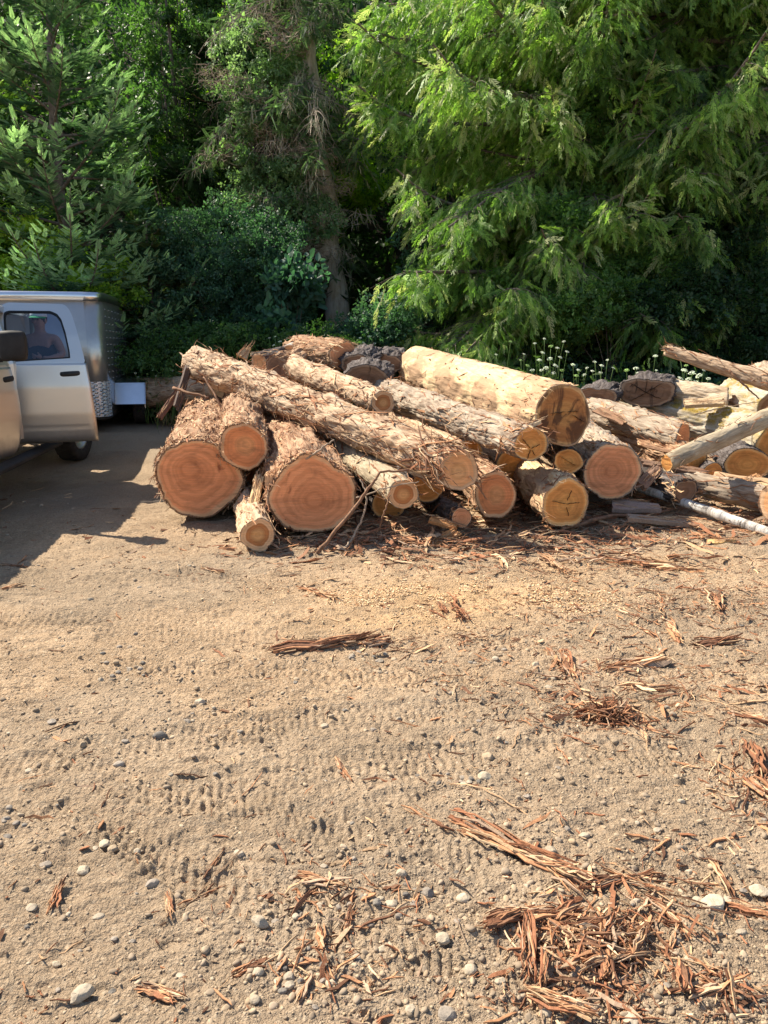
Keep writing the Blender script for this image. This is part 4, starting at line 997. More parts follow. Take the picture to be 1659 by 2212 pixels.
stick('long dark splinter standing on the pile at its left rear', [P(492, 905, 8.6), P(462, 850, 8.8), P(440, 815, 9.0)], 0.016, 0.010, M['st_brown'])
stick('dark splinter across the back of the huge red-faced log', [P(375, 838, 9.0), P(410, 850, 8.8), P(450, 858, 8.7)], 0.02, 0.012, M['st_brown'])
stick('thin dark splinter between the huge red-faced log and the round log with a bulge', [P(545, 1085, 6.5), P(580, 1035, 6.6), P(612, 985, 6.8)], 0.012, 0.006, M['st_brown'])
stick('broken branch stub hanging below the jutting pole', [P(1575, 800, 8.1), P(1610, 835, 8.0), P(1640, 862, 7.95)], 0.015, 0.006, M['st_brown'])
stick('long dark root along the ground in the shade below the birch pole', [P(1215, 1143, 6.3), P(1330, 1110, 6.8), P(1470, 1128, 6.5), P(1560, 1150, 6.25)], 0.02, 0.01, M['st_brown'])
stick('bent twig lying over the mossy logs at the right', [P(1500, 895, 8.3), P(1560, 880, 8.4), P(1640, 868, 8.6)], 0.007, 0.004, M['st_grey'])
# ================================================================== TRUCK
def paint():
    m, nt, b = mat('silver_paint')
    tc = N(nt, 'ShaderNodeTexCoord').outputs['Object']
    g = N(nt, 'ShaderNodeNewGeometry').outputs['Position']
    sx = N(nt, 'ShaderNodeSeparateXYZ'); nt.links.new(g, sx.inputs[0])
    # lower panels browner: dust, with the ground's brown reflection put into the colour
    dust_reflect = mth(nt, 'MULTIPLY', ramp(nt, mth(nt, 'ADD', sx.outputs[2], mth(nt, 'MULTIPLY', noise(nt, g, 4, 4), 0.6)), [(0.75, 1.0), (1.35, 0.10)]), 0.55)
    c = mix(nt, dust_reflect, (0.62, 0.60, 0.57), (0.27, 0.225, 0.175))
    nt.links.new(c, b.inputs['Base Color'])
    b.inputs['Metallic'].default_value = 0.9
    nt.links.new(mth(nt, 'ADD', mth(nt, 'MULTIPLY', dust_reflect, 0.45), mth(nt, 'ADD', 0.30, mth(nt, 'MULTIPLY', noise(nt, g, 7, 4), 0.10))), b.inputs['Roughness'])
    b.inputs['Coat Weight'].default_value = 0.35; b.inputs['Coat Roughness'].default_value = 0.08
    return m
M['paint'] = paint()
M['black'] = simple('black_plastic', (0.025, 0.024, 0.023), 0.55, var=0.3, scale=30)
M['dustblack'] = simple('dusty_black_plastic', (0.02, 0.018, 0.017), 0.7, var=0.35, scale=9)
M['seal'] = simple('rubber_seal', (0.012, 0.012, 0.013), 0.5)
M['rubber'] = simple('tyre_rubber', (0.035, 0.03, 0.026), 0.9, var=0.4, scale=12, bmp=0.004)
M['chrome'] = simple('bright_metal', (0.6, 0.6, 0.62), 0.22, 1.0, var=0.08, scale=5)
M['rimm'] = simple('wheel_metal', (0.5, 0.46, 0.42), 0.4, 0.8, var=0.2, scale=12)
M['cloth_seat'] = simple('grey_seat_cloth', (0.09, 0.085, 0.08), 0.9, var=0.2, scale=40)
M['under'] = simple('dirty_chassis', (0.05, 0.042, 0.035), 0.9, var=0.4, scale=10)
def m_glass():
    m, nt, b = mat('tinted_glass')
    out = nt.nodes['Material Output']
    tr = N(nt, 'ShaderNodeBsdfTransparent'); tr.inputs[0].default_value = (0.34, 0.40, 0.52, 1)
    gl = N(nt, 'ShaderNodeBsdfGlossy'); gl.inputs['Roughness'].default_value = 0.03; gl.inputs[0].default_value = (0.8, 0.9, 1, 1)
    lw = N(nt, 'ShaderNodeFresnel'); lw.inputs[0].default_value = 1.5
    ms = N(nt, 'ShaderNodeMixShader')
    nt.links.new(mth(nt, 'MULTIPLY', lw.outputs[0], 1.6), ms.inputs[0]); nt.links.new(tr.outputs[0], ms.inputs[1]); nt.links.new(gl.outputs[0], ms.inputs[2])
    nt.links.new(ms.outputs[0], out.inputs[0])
    return m
M['glass'] = m_glass()
truck = thing('pickup_truck', (-5.1, 8.0, 0), 'silver pickup truck with both driver side doors standing open, parked left of the log pile', 'truck')
def interp(tab, z):
    zs = [t[0] for t in tab][::-1] if tab[0][0] > tab[-1][0] else [t[0] for t in tab]
    vs = [t[1] for t in tab][::-1] if tab[0][0] > tab[-1][0] else [t[1] for t in tab]
    return np.interp(z, zs, vs)
def bulge(z):
    return np.interp(z, [0.5, 0.56, 0.70, 0.78, 0.86, 1.15, 1.40, 1.7, 2.05], [-0.05, -0.02, 0.01, 0.02, 0.03, 0.04, 0.015, -0.07, -0.20])
def make_door(name, hinge, dr, uR, uL, win, zb, zsill):
    hinge = np.array([hinge[0], hinge[1], 0.0]); dr = norm(np.array([dr[0], dr[1], 0.0]))
    nrm = np.array([dr[1], -dr[0], 0.0])                 # outer side
    def W(u, n, z): return hinge + np.multiply.outer(u, dr) + np.multiply.outer(n, nrm) + np.multiply.outer(z, [0, 0, 1.0])
    e = bpy.data.objects.new(name, None); COL.objects.link(e); e.parent = truck
    hz = (hinge[0], hinge[1], 0.0)
    e.location = Vector(hz) - truck.location; e['_o'] = hz
    # lower skin
    nz, nu = 40, 24
    zz = np.linspace(zb, zsill, nz); tt_ = np.linspace(0, 1, nu)
    Zg, Tg = np.meshgrid(zz, tt_, indexing='ij')
    Ug = interp(uL, Zg) * (1 - Tg) + interp(uR, Zg) * Tg
    edge = np.minimum(Ug - interp(uL, Zg), interp(uR, Zg) - Ug)
    Ng = bulge(Zg) - 0.012 * np.exp(-edge / 0.012) - 0.006 * np.exp(-((Zg - 0.715) / 0.006) ** 2) * (Ug < 0.82)
    Ng = Ng - 0.03 * np.exp(-(Zg - zb) / 0.02)
    i = np.arange(nz - 1)[:, None] * nu; j = np.arange(nu - 1)[None]
    q = np.stack([i + j, i + j + 1, i + nu + j + 1, i + nu + j], -1).reshape(-1, 4)
    mb = MB(); mb.add(W(Ug.ravel(), Ng.ravel(), Zg.ravel()), q)
    sk = mb.obj('door_skin', M['paint'], e, smooth=True)
    md = sk.modifiers.new('thickness', 'SOLIDIFY'); md.thickness = 0.035; md.offset = 1
    # inner trim
    mb = MB(); A_ = W(Ug.ravel(), Ng.ravel() - 0.075, Zg.ravel()); mb.add(A_, q[:, ::-1]); t_ = mb.obj('inner_trim', M['cloth_seat'], e, smooth=True)
    md = t_.modifiers.new('thickness', 'SOLIDIFY'); md.thickness = 0.03; md.offset = 1
    # window frame ring between outer outline and window outline
    def ring(poly_out, poly_in, nm, mt, dn, th):
        po = np.array(poly_out); pi = np.array(poly_in); k = len(po)
        mid = (po + pi) / 2
        pts = np.vstack([po, mid, pi])
        n_ = bulge(pts[:, 1]) + dn
        a = np.arange(k); b = (a + 1) % k
        q = np.vstack([np.stack([a, b, b + k, a + k], -1), np.stack([a + k, b + k, b + 2 * k, a + 2 * k], -1)])
        mb = MB(); mb.add(W(pts[:, 0], n_, pts[:, 1]), q)
        o = mb.obj(nm, mt, e, smooth=False)
        md = o.modifiers.new('thickness', 'SOLIDIFY'); md.thickness = th; md.offset = 0
    return e, W, ring
def resample(poly, n=48):
    p = np.array(poly + [poly[0]], float); d = np.concatenate([[0], np.cumsum(np.linalg.norm(np.diff(p, axis=0), axis=1))])
    t = np.linspace(0, d[-1], n, endpoint=False)
    return np.stack([np.interp(t, d, p[:, 0]), np.interp(t, d, p[:, 1])], 1)
def radial(poly, c, angs):
    """outline sampled by angle round c"""
    p = resample(poly, 400); a = np.arctan2(p[:, 1] - c[1], p[:, 0] - c[0]); r = np.hypot(p[:, 0] - c[0], p[:, 1] - c[1])
    o = np.argsort(a); rr = np.interp(angs, a[o], r[o], period=2 * math.pi)
    return np.stack([c[0] + rr * np.cos(angs), c[1] + rr * np.sin(angs)], 1)
RH = (-4.1, 8.2); RD = (0.82, 0.30)
uR = [(2.05, .69), (1.94, .725), (1.77, .77), (1.56, .81), (1.37, .84), (1.12, .87), (.84, .888), (.56, .90)]
door, W, ring = make_door('rear_door', RH, RD, uR, [(0.5, 0.02), (2.1, 0.02)], None, 0.56, 1.40)
outer = [(0.03, 1.395), (0.838, 1.395), (0.81, 1.56), (0.77, 1.77), (0.735, 1.92), (0.705, 1.99), (0.66, 2.035), (0.10, 2.045), (0.05, 2.02), (0.03, 1.96)]
winp = [(0.045, 1.415), (0.685, 1.455), (0.685, 1.53), (0.66, 1.72), (0.625, 1.87), (0.585, 1.93), (0.52, 1.96), (0.10, 1.958), (0.06, 1.94), (0.05, 1.90)]
winq = [(0.065, 1.43), (0.67, 1.468), (0.668, 1.53), (0.643, 1.71), (0.61, 1.855), (0.573, 1.912), (0.515, 1.942), (0.11, 1.94), (0.078, 1.925), (0.07, 1.89)]
angs = np.linspace(-math.pi, math.pi, 96, endpoint=False); cw = (0.38, 1.69)
Po, Pw, Pq = radial(outer, cw, angs), radial(winp, cw, angs), radial(winq, cw, angs)
ring(Po, Pw, 'window_frame', M['paint'], 0.0, 0.035)
ring(Pw, Pq, 'window_seal', M['seal'], 0.004, 0.03)
mb = MB(); pts = np.vstack([Pq, [cw]]); k = len(Pq)
mb.add(W(pts[:, 0], bulge(pts[:, 1]) - 0.008, pts[:, 1]), np.stack([np.arange(k), (np.arange(k) + 1) % k, np.full(k, k)], -1))
mb.obj('window_glass', M['glass'], door)
def loft(mb, W, secs):
    """closed strip of cross sections (list of lists of (u,n,z))"""
    S_ = np.array(secs); n, m, _ = S_.shape
    v = W(S_[..., 0].ravel(), S_[..., 1].ravel(), S_[..., 2].ravel())
    i = np.arange(n - 1)[:, None] * m; j = np.arange(m)[None]; jn = (j + 1) % m
    q = np.stack([i + j, i + jn, i + m + jn, i + m + j], -1).reshape(-1, 4)
    c0 = v[:m].mean(0); c1 = v[-m:].mean(0); v = np.vstack([v, c0, c1])
    a = np.arange(m); b = (a + 1) % m
    mb.add(v, [q, np.stack([b, a, np.full(m, n * m)], -1), np.stack([a + (n - 1) * m, b + (n - 1) * m, np.full(m, n * m + 1)], -1)])
def pull(W, u0, u1, z, par, mt=None):
    mb = MB(); secs = []
    for t in np.linspace(0, 1, 15):
        u = u0 + (u1 - u0) * t; h = 0.030 * min(1, 3.2 * math.sin(math.pi * (0.04 + 0.92 * t))) ; out = 0.05 * max(0.02, math.sin(math.pi * t)) ** 0.3
        zc = z + 0.012 * t
        secs.append([(u, bulge(zc) + 0.004 + out * 0.5 + 0.5 * out * math.cos(a) + 0.004 * math.cos(a), zc + h * math.sin(a)) for a in np.linspace(0, 6.283, 12, endpoint=False)])
    loft(mb, W, secs); mb.obj('door_handle', mt or M['black'], par, smooth=True)
pull(W, 0.555, 0.785, 1.285, door)
mb = MB()
secs = [[(u, bulge(zc + 0.0) + 0.006 + 0.010 * math.cos(a), zc + 0.020 * math.sin(a)) for a in np.linspace(0, 6.283, 10, endpoint=False)] for u, zc in [(x, 0.795 + 0.01 * x) for x in np.linspace(0.03, 0.885, 20)]]
loft(mb, W, secs); mb.obj('trim_strip', M['paint'], door, smooth=True)
# front door
FH = (-3.86, 6.8); FD = (0.05, 0.98)
uRf = [(2.05, .62), (1.7, .80), (1.4, .90), (1.2, .945), (1.0, .985), (.8, 1.0), (.6, .985), (.5, .95)]
fd, Wf, ringf = make_door('front_door', FH, FD, uRf, [(0.5, 0.02), (2.1, 0.02)], None, 0.50, 1.38)
outer = [(0.03, 1.375), (0.905, 1.375), (0.82, 1.66), (0.72, 1.93), (0.66, 2.02), (0.58, 2.03), (0.42, 1.98), (0.2, 1.70), (0.05, 1.45)]
winp = [(0.12, 1.41), (0.83, 1.43), (0.76, 1.66), (0.67, 1.88), (0.62, 1.95), (0.56, 1.965), (0.45, 1.92), (0.27, 1.68), (0.14, 1.46)]
cw = (0.52, 1.66)
Po, Pw = radial(outer, cw, angs), radial(winp, cw, angs); Pq = Pw + (np.array(cw) - Pw) * 0.05
ringf(Po, Pw, 'window_frame', M['paint'], 0.0, 0.035); ringf(Pw, Pq, 'window_seal', M['seal'], 0.004, 0.03)
mb = MB(); pts = np.vstack([Pq, [cw]])
mb.add(Wf(pts[:, 0], bulge(pts[:, 1]) - 0.008, pts[:, 1]), np.stack([np.arange(k), (np.arange(k) + 1) % k, np.full(k, k)], -1))
mb.obj('window_glass', M['glass'], fd)
pull(Wf, 0.70, 0.93, 1.26, fd, M['dustblack'])
# towing mirror on the front door
mr = bpy.data.objects.new('wing_mirror', None); COL.objects.link(mr); mr.parent = truck
mc = P(29, 747, 6.75); mr.location = Vector(mc) - truck.location; mr['_o'] = tuple(mc)
mb = MB()
secs = []
ax = np.array([0.97, 0.25, 0.0]); fw = np.array([0.25, -0.97, 0])
def WM(u, n, z): return np.array(mc) + np.multiply.outer(u, ax) + np.multiply.outer(n, fw) + np.multiply.outer(z, [0, 0, 1.0])
for t, s_, dn in [(-0.112, 0.3, 0.0), (-0.110, 0.82, 0.01), (-0.09, 0.97, 0.03), (0.0, 1.0, 0.045), (0.07, 0.97, 0.04), (0.095, 0.9, 0.02), (0.105, 0.6, 0.0)]:
    secs.append([(t, (0.055 + dn * 0.5) * math.copysign(abs(math.cos(a)) ** 0.6, math.cos(a)), 0.132 * s_ * math.copysign(abs(math.sin(a)) ** 0.45, math.sin(a))) for a in np.linspace(0, 6.283, 28, endpoint=False)])
loft(mb, WM, secs)
mb.obj('mirror_housing', M['dustblack'], mr, smooth=True)
mb = MB(); am = P(29, 765, 6.78)
tube(mb, [am + Vector((-0.05, 0, -0.03)), P(-20, 770, 6.85), P(-80, 774, 7.0), Vector((-3.84, 7.0, 1.5))], [0.035, 0.04, 0.045, 0.05], 10)
tube(mb, [am + Vector((-0.05, 0, 0.05)), P(-40, 757, 6.9), Vector((-3.84, 7.0, 1.54))], [0.02, 0.02, 0.02], 8)
mb.obj('mirror_arm', M['black'], mr, smooth=True)
mb = MB(); box(mb, np.array(mc) - fw * 0.085, (0.17, 0.006, 0.21), rotz(math.atan2(ax[1], ax[0])))
mb.obj('mirror_glass', M['chrome'], mr)
# running board
mb = MB(); secs = []
def W0(u, n, z): return np.stack([np.asarray(u), np.asarray(n), np.asarray(z)], -1)
for y in (6.0, 6.05, 9.05, 9.1):
    w_ = 0.085 if 6.04 < y < 9.06 else 0.06
    secs.append([(-3.98 + w_ * math.copysign(abs(math.cos(a)) ** .5, math.cos(a)), y, 0.44 + 0.03 * math.copysign(abs(math.sin(a)) ** .5, math.sin(a))) for a in np.linspace(0, 6.283, 16, endpoint=False)])
loft(mb, W0, secs); mb.obj('running_board', M['dustblack'], truck, smooth=True)
# body shell from side profile pieces
def prism(mb, prof, x0, x1, ins=0.0, col=None):
    """prof in (y,z) extruded along x"""
    p = np.array(prof, float); k = len(p)
    v = np.vstack([np.column_stack([np.full(k, x0), p]), np.column_stack([np.full(k, x1), p])])
    a = np.arange(k); b = (a + 1) % k
    c0 = np.array([x0, p[:, 0].mean(), p[:, 1].mean()]); c1 = np.array([x1, p[:, 0].mean(), p[:, 1].mean()])
    v = np.vstack([v, c0, c1])
    mb.add(v, [np.stack([a, b, b + k, a + k], -1), np.stack([b, a, np.full(k, 2 * k)], -1), np.stack([a + k, b + k, np.full(k, 2 * k + 1)], -1)], col)
mb = MB()
# far side of the cab (closed), rear wall, floor, roof, pillars
prism(mb, [(4.5, 0.62), (6.75, 0.62), (6.75, 1.28), (4.6, 1.18), (4.45, 1.0)], -6.1, -4.12)              # bonnet block
prism(mb, [(6.8, 0.58), (9.45, 0.58), (9.45, 1.42), (6.8, 1.36)], -6.1, -6.03)
prism(mb, [(6.8, 0.5), (9.45, 0.5), (9.45, 0.6), (6.8, 0.6)], -6.03, -4.14)
def roof():
    ys_ = np.linspace(7.2, 9.5, 14); xs_ = np.linspace(-5.98, -4.2, 14)
    Yg, Xg = np.meshgrid(ys_, xs_, indexing='ij')
    Zt = 2.06 - 0.05 * ((Xg + 5.1) / 0.88) ** 4 - 0.04 * ((Yg - 8.35) / 1.15) ** 4
    n = 14; v = np.vstack([np.stack([Xg, Yg, Zt], -1).reshape(-1, 3), np.stack([Xg, Yg, Zt - 0.07], -1).reshape(-1, 3)])
    i = np.arange(n - 1)[:, None] * n; j = np.arange(n - 1)[None]
    q = np.stack([i + j, i + j + 1, i + n + j + 1, i + n + j], -1).reshape(-1, 4)
    e = []
    for a in range(n - 1):
        e += [(a * n, a * n + n * n, (a + 1) * n + n * n, (a + 1) * n), (a * n + n - 1, (a + 1) * n + n - 1, (a + 1) * n + n - 1 + n * n, a * n + n - 1 + n * n),
              (a, a + 1, a + 1 + n * n, a + n * n), ((n - 1) * n + a, (n - 1) * n + a + n * n, (n - 1) * n + a + 1 + n * n, (n - 1) * n + a + 1)]
    mb.add(v, [q[:, ::-1], q + n * n, np.array(e)])
roof()
for sx in (-1, 1):
    xo = -5.1 + sx * 0.97; xi = -5.1 + sx * 0.82
    for (ya, yb, r) in ((6.85, 7.4, 0.05), (8.18, 8.25, 0.055), (9.4, 9.3, 0.07)):
        tube(mb, [(xo, ya, 0.6 if ya > 7 else 1.3), (xo, ya, 1.4), (xi, yb, 2.0)], [r, r, r * 0.8], 8)
prism(mb, [(9.38, 0.6), (9.46, 0.6), (9.40, 2.0), (9.32, 2.0)], -6.0, -4.2)
for sx in (-6.02, -4.23):
    prism(mb, [(9.15, 0.6), (9.45, 0.6), (9.39, 2.0), (9.18, 2.0)], sx, sx + 0.05)
mb.obj('cab_body', M['paint'], truck)
mb = MB()
prism(mb, [(9.56, 0.62), (9.62, 0.62), (9.62, 1.42), (9.56, 1.42)], -6.0, -4.2)
prism(mb, [(11.5, 0.62), (11.56, 0.62), (11.56, 1.42), (11.5, 1.42)], -6.0, -4.2)
arch = [(9.56, 1.42), (9.56, 0.62), (9.75, 0.62)] + [(10.25 + 0.48 * math.cos(a), 0.55 + 0.48 * math.sin(a)) for a in np.linspace(math.pi - 0.1, 0.1, 14)] + [(11.56, 0.62), (11.56, 1.42)]
for x0 in (-6.1, -4.2):
    for a_ in range(len(arch) - 1): pass
    top = [(y, 1.42) for y, z in arch]; n_ = len(arch)
    for a_ in range(1, n_ - 2):
        (y0, z0), (y1, z1) = arch[a_], arch[a_ + 1]
        if abs(y1 - y0) < 1e-4: continue
        prism(mb, [(y0, z0), (y1, z1), (y1, 1.42), (y0, 1.42)], x0, x0 + 0.1)
box(mb, (-5.1, 10.56, 0.72), (1.75, 1.86, 0.04))
mb.obj('cargo_bed', M['paint'], truck)
mb = MB(); prism(mb, [(4.7, 0.42), (11.4, 0.42), (11.4, 0.58), (4.7, 0.58)], -5.7, -4.5); box(mb, (-5.1, 10.25, 0.40), (1.5, 0.12, 0.12))
mb.obj('chassis', M['under'], truck)
for x, w_, y in ((-5.55, 0.55, 7.9), (-4.62, 0.55, 7.9), (-5.1, 1.5, 8.95)):
    mb = MB(); prism(mb, [(y - 0.25, 0.62), (y + 0.28, 0.62), (y + 0.42, 1.62), (y + 0.36, 1.7), (y + 0.26, 1.66), (y + 0.14, 1.02), (y - 0.27, 1.02)], x - w_ / 2, x + w_ / 2); mb.obj('seat', M['cloth_seat'], truck)
mb = MB(); prism(mb, [(6.76, 0.62), (7.15, 0.8), (7.1, 1.28), (6.76, 1.34)], -6.0, -4.2); mb.obj('dashboard', M['black'], truck)
mb = MB(); mb.add([(-5.95, 6.8, 1.3), (-4.25, 6.8, 1.3), (-4.35, 7.37, 1.98), (-5.85, 7.37, 1.98)], np.array([[0, 1, 2, 3]])); mb.obj('windscreen', M['glass'], truck)
def wheel(parent, c, r, w_, outer=1, name='wheel', heading=0.0, rim='rimm'):
    e = bpy.data.objects.new(name, None); COL.objects.link(e); e.parent = parent
    e['_o'] = tuple(c); e.location = Vector(c) - Vector(parent['_o'])
    Rz = rotz(heading)
    def lathe(prof, m, mt, nm, tread=False):
        pr = np.array(prof); n = len(pr); th = np.linspace(0, 2 * math.pi, m, endpoint=False)
        rad = np.repeat(pr[:, 1][:, None], m, 1)
        if tread:
            mid = np.abs(pr[:, 0]) < w_ * 0.47
            blk = np.where(np.sin(th[None] * 30 + pr[:, 0][:, None] * 60) > 0.4, -0.012, 0.0)
            rad = rad + blk * (mid & (pr[:, 1] > r * 0.93))[:, None]
        v = np.stack([np.repeat(pr[:, 0][:, None], m, 1), rad * np.cos(th), rad * np.sin(th)], -1).reshape(-1, 3) @ Rz.T + np.array(c)
        i = np.arange(n - 1)[:, None] * m; j = np.arange(m)[None]; jn = (j + 1) % m
        q = np.stack([i + j, i + jn, i + m + jn, i + m + j], -1).reshape(-1, 4)
        mb = MB(); mb.add(v, q); mb.obj(nm, mt, e, smooth=True)
    h = w_ / 2
    lathe([(-h * .8, r * .62), (-h, r * .72), (-h, r * .9), (-h * .9, r * .975)] + [(x, r) for x in np.linspace(-h * .75, h * .75, 12)] + [(h * .9, r * .975), (h, r * .9), (h, r * .72), (h * .8, r * .62), (-h * .8, r * .62)], 120, M['rubber'], 'tyre', True)
    s = outer
    lathe([(-s * h * .6, r * .6), (s * h * .78, r * .63), (s * h * .84, r * .6), (s * h * .7, r * .56), (s * h * .25, r * .5), (s * h * .3, r * .34), (s * h * .5, r * .2), (s * h * .72, r * .16), (s * h * .74, 0.002)], 40, M[rim], 'rim')
    return e
for x, y, s in ((-4.26, 10.25, 1), (-5.94, 10.25, -1), (-4.26, 5.6, 1), (-5.94, 5.6, -1)):
    wheel(truck, (x, y, 0.40 + float(H(x, y))), 0.40, 0.27, s)
# the truck body stands turned a little, tail to the left; doors, mirror and the visible wheel are already set out where they stand
PIV = Vector((-4.15, 9.0, 0)); RA9 = R(9.0)
for ch in list(truck.children):
    if ch.name.split('.')[0] in ('rear_door', 'front_door', 'wing_mirror') or (ch.name.startswith('wheel') and abs(ch['_o'][1] - 10.25) < .1 and ch['_o'][0] > -5): continue
    ch.location = Matrix.Rotation(RA9, 3, 'Z') @ (truck.location + ch.location - PIV) + PIV - truck.location
    ch.rotation_euler.z = RA9
# ================================================================== TRAILER
ET = norm(np.array([-0.21, 0.978, 0])); LT_ = np.array([-ET[1], ET[0], 0])
tc0 = np.array([-4.42, 12.15, 0.0])
tro = tc0 + ET * 1.8 + LT_ * 0.95
trailer = thing('cargo_trailer', (tro[0], tro[1], 0.2), 'enclosed grey cargo trailer with aluminium trim and tandem wheels, behind the silver truck', 'trailer')
TW, TL, RC = 1.95, 3.0, 0.26
def tr_out(inset=0.0):
    pts = []
    for cx, cy, a0, a1 in ((RC, RC, -math.pi, -math.pi / 2), (TL - 0.03, 0.03, -math.pi / 2, 0), (TL - 0.03, TW - 0.03, 0, math.pi / 2), (RC, TW - RC, math.pi / 2, math.pi)):
        rr_ = RC if cx == RC else 0.03
        for a in np.linspace(a0, a1, 12): pts.append((cx + (rr_ + inset) * math.cos(a), cy + (rr_ + inset) * math.sin(a)))
    return np.array(pts)
def tr_ring(z0, z1, inset, nm, mt, cap=False, span=None, smooth=True, th=0.0):
    p = tr_out(inset); k = len(p)
    rise = lambda u: 0.012 * u
    if span is None: idx = np.arange(k + 1) % k
    else: idx = np.arange(span[0], span[1]) % k
    pl = p[idx]; n = len(pl)
    v = np.vstack([[tc0 + ET * u + LT_ * w_ + np.array([0, 0, z + rise(u)]) for u, w_ in pl] for z in (z0, z1)])
    a = np.arange(n - 1)
    mb = MB(); fs = [np.stack([a, a + 1, a + 1 + n, a + n], -1)]
    if cap:
        v = np.vstack([v, v[:n].mean(0), v[n:].mean(0)])
        fs += [np.stack([a + 1, a, np.full(n - 1, 2 * n)], -1), np.stack([a + n, a + 1 + n, np.full(n - 1, 2 * n + 1)], -1)]
    mb.add(v, fs)
    return mb.obj(nm, mt, trailer, smooth=smooth)
def m_pewter():
    m, nt, b = mat('pewter_sheet')
    g = N(nt, 'ShaderNodeNewGeometry').outputs['Position']
    c = ramp(nt, noise(nt, g, 3, 3), [(0.3, (0.42, 0.40, 0.37)), (0.7, (0.48, 0.46, 0.43))])
    nt.links.new(c, b.inputs['Base Color']); b.inputs['Metallic'].default_value = 0.8; b.inputs['Roughness'].default_value = 0.28
    bump(nt, b, noise(nt, g, 5, 2), 0.006)
    return m
def m_diamond():
    m, nt, b = mat('diamond_plate')
    g = N(nt, 'ShaderNodeTexCoord').outputs['Object']
    b.inputs['Base Color'].default_value = (0.8, 0.78, 0.75, 1); b.inputs['Metallic'].default_value = 0.55; b.inputs['Roughness'].default_value = 0.4
    v = N(nt, 'ShaderNodeTexVoronoi'); v.inputs['Scale'].default_value = 15; v.inputs['Randomness'].default_value = 0.15
    nt.links.new(mapping(nt, g, (1, 1, 1.6), rot=(0, R(45), 0)), v.inputs['Vector'])
    bump(nt, b, ramp(nt, v.outputs['Distance'], [(0.2, 1.0), (0.5, 0.0)]), 0.05)
    return m
M['pewter'] = m_pewter(); M['diamond'] = m_diamond()
M['alu'] = simple('aluminium', (0.72, 0.72, 0.74), 0.28, 1.0, var=0.06, scale=4)
M['rivet'] = simple('rivet', (0.5, 0.5, 0.5), 0.35, 0.9)
tr_ring(0.50, 2.34, 0.0, 'trailer_wall', M['pewter'], cap=True)
tr_ring(2.27, 2.405, 0.014, 'roof_trim', M['alu'], cap=True)
tr_ring(0.47, 1.03, 0.007, 'stone_guard', M['diamond'], span=(36, 60))
for z in (0.45,):
    tr_ring(0.42, 0.50, -0.02, 'floor_frame', M['under'], cap=True)
mb = MB()
for ui in np.arange(RC + 0.05, TL - 0.05, 0.42):
    for z in np.arange(0.62, 2.24, 0.11):
        pz = tc0 + ET * ui - LT_ * 0.004 + np.array([0, 0, z]); mb.add(IC0[0] * 0.011 + pz, IC0[1])
mb.obj('rivets', M['rivet'], trailer, smooth=True)
# fenders and tandem wheels
prof = [(0.66, 0.62), (0.86, 0.97), (0.98, 1.0), (2.22, 1.02), (2.34, 0.98), (2.56, 0.62)]
for side_ in (-1, 1):
    mb = MB()
    base = tc0 if side_ == -1 else tc0 + LT_ * TW
    s_ = -LT_ if side_ == -1 else LT_
    for (u0, z0), (u1, z1) in zip(prof[:-1], prof[1:]):
        d = norm(np.array([u1 - u0, z1 - z0])); nn_ = np.array([-d[1], d[0]])
        v = []
        for w_ in (0.0, 0.48):
            for (u, z) in ((u0, z0), (u1, z1), (u1 + nn_[0] * -0.025, z1 - nn_[1] * 0.025), (u0 + nn_[0] * -0.025, z0 - nn_[1] * 0.025)):
                v.append(base + ET * u + s_ * (w_ + 0.003) + np.array([0, 0, z]))
        mb.add(v, np.array([[0, 1, 2, 3], [4, 7, 6, 5], [0, 4, 5, 1], [1, 5, 6, 2], [2, 6, 7, 3], [3, 7, 4, 0]]))
    for (u0, z0), (u1, z1) in zip(prof[:-1], prof[1:]):   # outer skirt
        v = [base + ET * u + s_ * (0.486 + e_) + np.array([0, 0, z - dz]) for e_ in (0, 0.012) for (u, z, dz) in ((u0, z0, 0), (u1, z1, 0), (u1, z1, 0.07), (u0, z0, 0.07))]
        mb.add(v, np.array([[0, 3, 2, 1], [4, 5, 6, 7], [0, 1, 5, 4], [1, 2, 6, 5], [2, 3, 7, 6], [3, 0, 4, 7]]))
    mb.obj('fender', M['alu'], trailer)
hd = math.atan2(ET[1], ET[0]) - math.pi / 2
for side_ in (-1, 1):
    base = tc0 - LT_ * 0.35 if side_ == -1 else tc0 + LT_ * (TW + 0.35)
    for u in (1.22, 1.98):
        c = base + ET * u; c[2] = float(H(c[0], c[1])) + 0.335
        wheel(trailer, tuple(c), 0.335, 0.2, 1 if side_ == -1 else -1, heading=hd, rim='rimm')
mb = MB(); a = tc0 + LT_ * TW / 2
tube(mb, [a + LT_ * 0.6 + [0, 0, 0.48], a - ET * 0.95 + [0, 0, 0.5]], 0.045, 8); tube(mb, [a - LT_ * 0.6 + [0, 0, 0.48], a - ET * 0.95 + [0, 0, 0.5]], 0.045, 8)
mb.obj('tow_bar', M['under'], trailer)

